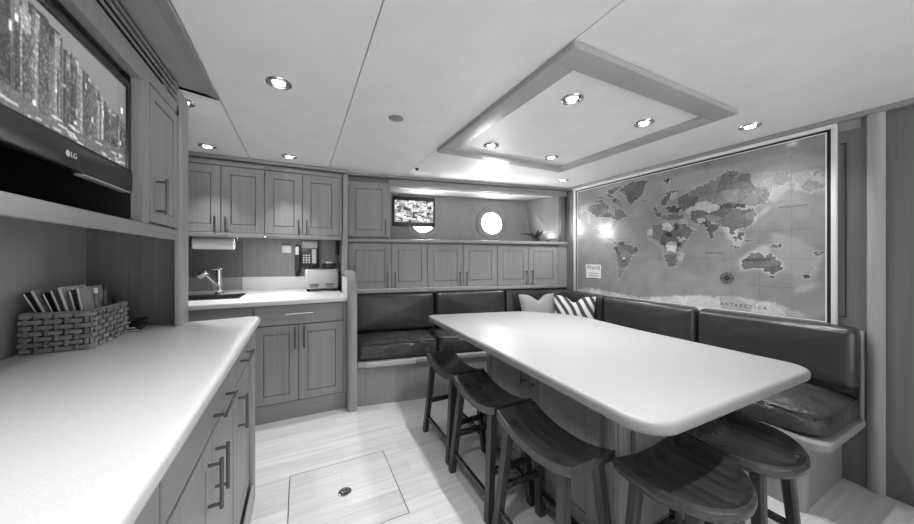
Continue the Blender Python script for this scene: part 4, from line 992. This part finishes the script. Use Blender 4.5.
# ================================================================== basket and what is in and behind it
bx0, bx1, by0, by1, bz0, bz1 = -.838, -.668, 1.588, 1.853, .9455, 1.080
M_wick = wood('wicker', 92, 168, 'x', .5, 60); M_wickd = plain('wicker_dark', 34, .7)
t = thing('basket', 'woven rectangular basket full of magazines on the left worktop', 'basket', ((bx0+bx1)/2, (by0+by1)/2, bz0))
m = MB(); th = .006
m.box(bx0+th, bx1-th, by0+th, by1-th, bz0, bz0+.006).box(bx0+th, bx0+2*th, by0+th, by1-th, bz0, bz1-.006).box(bx1-2*th, bx1-th, by0+th, by1-th, bz0, bz1-.006).box(bx0+th, bx1-th, by0+th, by0+2*th, bz0, bz1-.006).box(bx0+th, bx1-th, by1-2*th, by1-th, bz0, bz1-.006)
m.build('lining', M_wickd, t)
m = MB(); rows = 7; rh = (bz1-bz0)/rows
def side(p, d, L, nrm):
    nc = max(5, int(round(L/.026))); cw = L/nc
    M = Matrix(((d[0], -nrm[0], 0, p[0]), (d[1], -nrm[1], 0, p[1]), (0, 0, 1, bz0), (0, 0, 0, 1)))
    for r_ in range(rows):
        for c_ in range(nc):
            z0 = r_*rh
            if (r_+c_) % 2 == 0: m.box(max(0, c_*cw-cw*.16), min(L, (c_+1)*cw+cw*.16), -.005, th, z0+.0025, z0+rh-.0025, .0022, M)
            else: m.box(c_*cw+cw*.26, (c_+1)*cw-cw*.26, .0012, th, z0-.001 if r_ else z0, z0+rh+.001, .0018, M)
side((bx0, by0), (1, 0), bx1-bx0, (0, -1)); side((bx1, by0), (0, 1), by1-by0, (1, 0)); side((bx1, by1), (-1, 0), bx1-bx0, (0, 1)); side((bx0, by1), (0, -1), by1-by0, (-1, 0))
m.build('weave', M_wick, t)
MB().tube([(bx0+.003, by0+.003, bz1), (bx1-.003, by0+.003, bz1), (bx1-.003, by1-.003, bz1), (bx0+.003, by1-.003, bz1), (bx0+.003, by0+.003, bz1)], .005, 8).build('rim', M_wick, t)
tones = [(70, 'dark grey'), (175, 'pale'), (40, 'black'), (120, 'mid grey'), (205, 'white edged'), (95, 'thin grey'), (150, 'glossy')]
order = ['leftmost and most tilted', 'second from the left', 'third from the left', 'fourth from the left', 'fifth from the left', 'sixth from the left', 'rightmost of the magazines']
for k, (v, nm) in enumerate(tones):
    x = -.762+.0125*k; lean = math.radians(-(24-2.6*k)); R = Matrix.Translation((x, 1.655, bz0+.012)) @ Matrix.Rotation(lean, 4, 'Y')
    tt = thing('magazine', 'magazine leaning in the woven basket, %s' % order[k], 'magazine', (x, 1.655, bz0+.012), 'magazines in the basket')
    Hh = .205+.008*math.sin(k*2.1)
    MB().box(-.0028, .0028, -.030, .11, 0, Hh, 0, R).build('pages', M_paper, tt)
    m = MB(); m.box(-.0042, -.0029, -.033, .112, -.001, Hh+.002, 0, R).box(.0029, .0042, -.033, .112, -.001, Hh+.002, 0, R).box(-.0042, .0042, .1101, .112, -.001, Hh+.002, 0, R)
    m.build('cover', plain('magazine_cover_%d' % k, v, .35), tt)
def stick(name, label, cat, p, q, r, mat, group=None, cap=None):
    tt = thing(name, label, cat, p, group); MB().tube([p, q], r, 10).build('barrel', mat, tt)
    if cap:
        a = Vector(p); b = Vector(q); d = (b-a).normalized(); MB().tube([b, b+d*.02], r*1.15, 10).build('cap', cap, tt)
stick('pen', 'pale pen standing in the basket next to the magazines', 'pen', (-.700, 1.70, bz0+.012), (-.703, 1.70, 1.135), .006, plain('pen_grey', 130, .4), 'pens in the basket', M_white)
stick('pen', 'tallest dark pen standing in the middle of the basket', 'pen', (-.695, 1.735, bz0+.012), (-.69, 1.737, 1.145), .006, plain('pen_dark', 80, .4), 'pens in the basket', M_dark)
def smallbox(name, label, cat, x0, x1, y0, y1, z0, z1, mat, lid):
    tt = thing(name, label, cat, ((x0+x1)/2, (y0+y1)/2, z0)); MB().box(x0, x1, y0, y1, z0, z1-.012, .002).build('case', mat, tt); MB().box(x0-.001, x1+.001, y0-.001, y1+.001, z1-.0118, z1, .002).build('lid', lid, tt)
smallbox('spectacle_case', 'black case standing in the basket in front of the grey card', 'case', -.712, -.690, 1.755, 1.785, bz0+.012, 1.105, M_black, M_black)
smallbox('card_box', 'pale grey card box upright in the basket behind the black case', 'box', -.745, -.722, 1.765, 1.80, bz0+.012, 1.125, plain('card_grey', 140, .7), plain('card_grey_lid', 155, .7))
smallbox('remote_control', 'dark remote control standing at the far end of the basket', 'remote control', -.715, -.690, 1.81, 1.832, bz0+.012, 1.10, M_dark, M_black)
for k in range(3):
    tt = thing('folder', ['lowest dark folder of the stack behind the basket', 'middle dark folder of the stack behind the basket', 'top dark folder of the stack behind the basket, tilted up'][k], 'folder', (-.745, 1.93, .946+.012*k), 'dark folders behind the basket')
    R = Matrix.Translation((-.73, 1.925, .9455+.013*k+(.006 if k == 2 else 0))) @ rz(8-9*k) @ (ry(-6) if k == 2 else I4)
    MB().box(-.085, .085, -.055, .06, .0, .010, .001, R).build('cover', M_black if k != 1 else M_dark, tt)
    MB().box(-.082, .083, -.0562, .058, .003, .007, 0, R).build('pages', M_paper, tt)
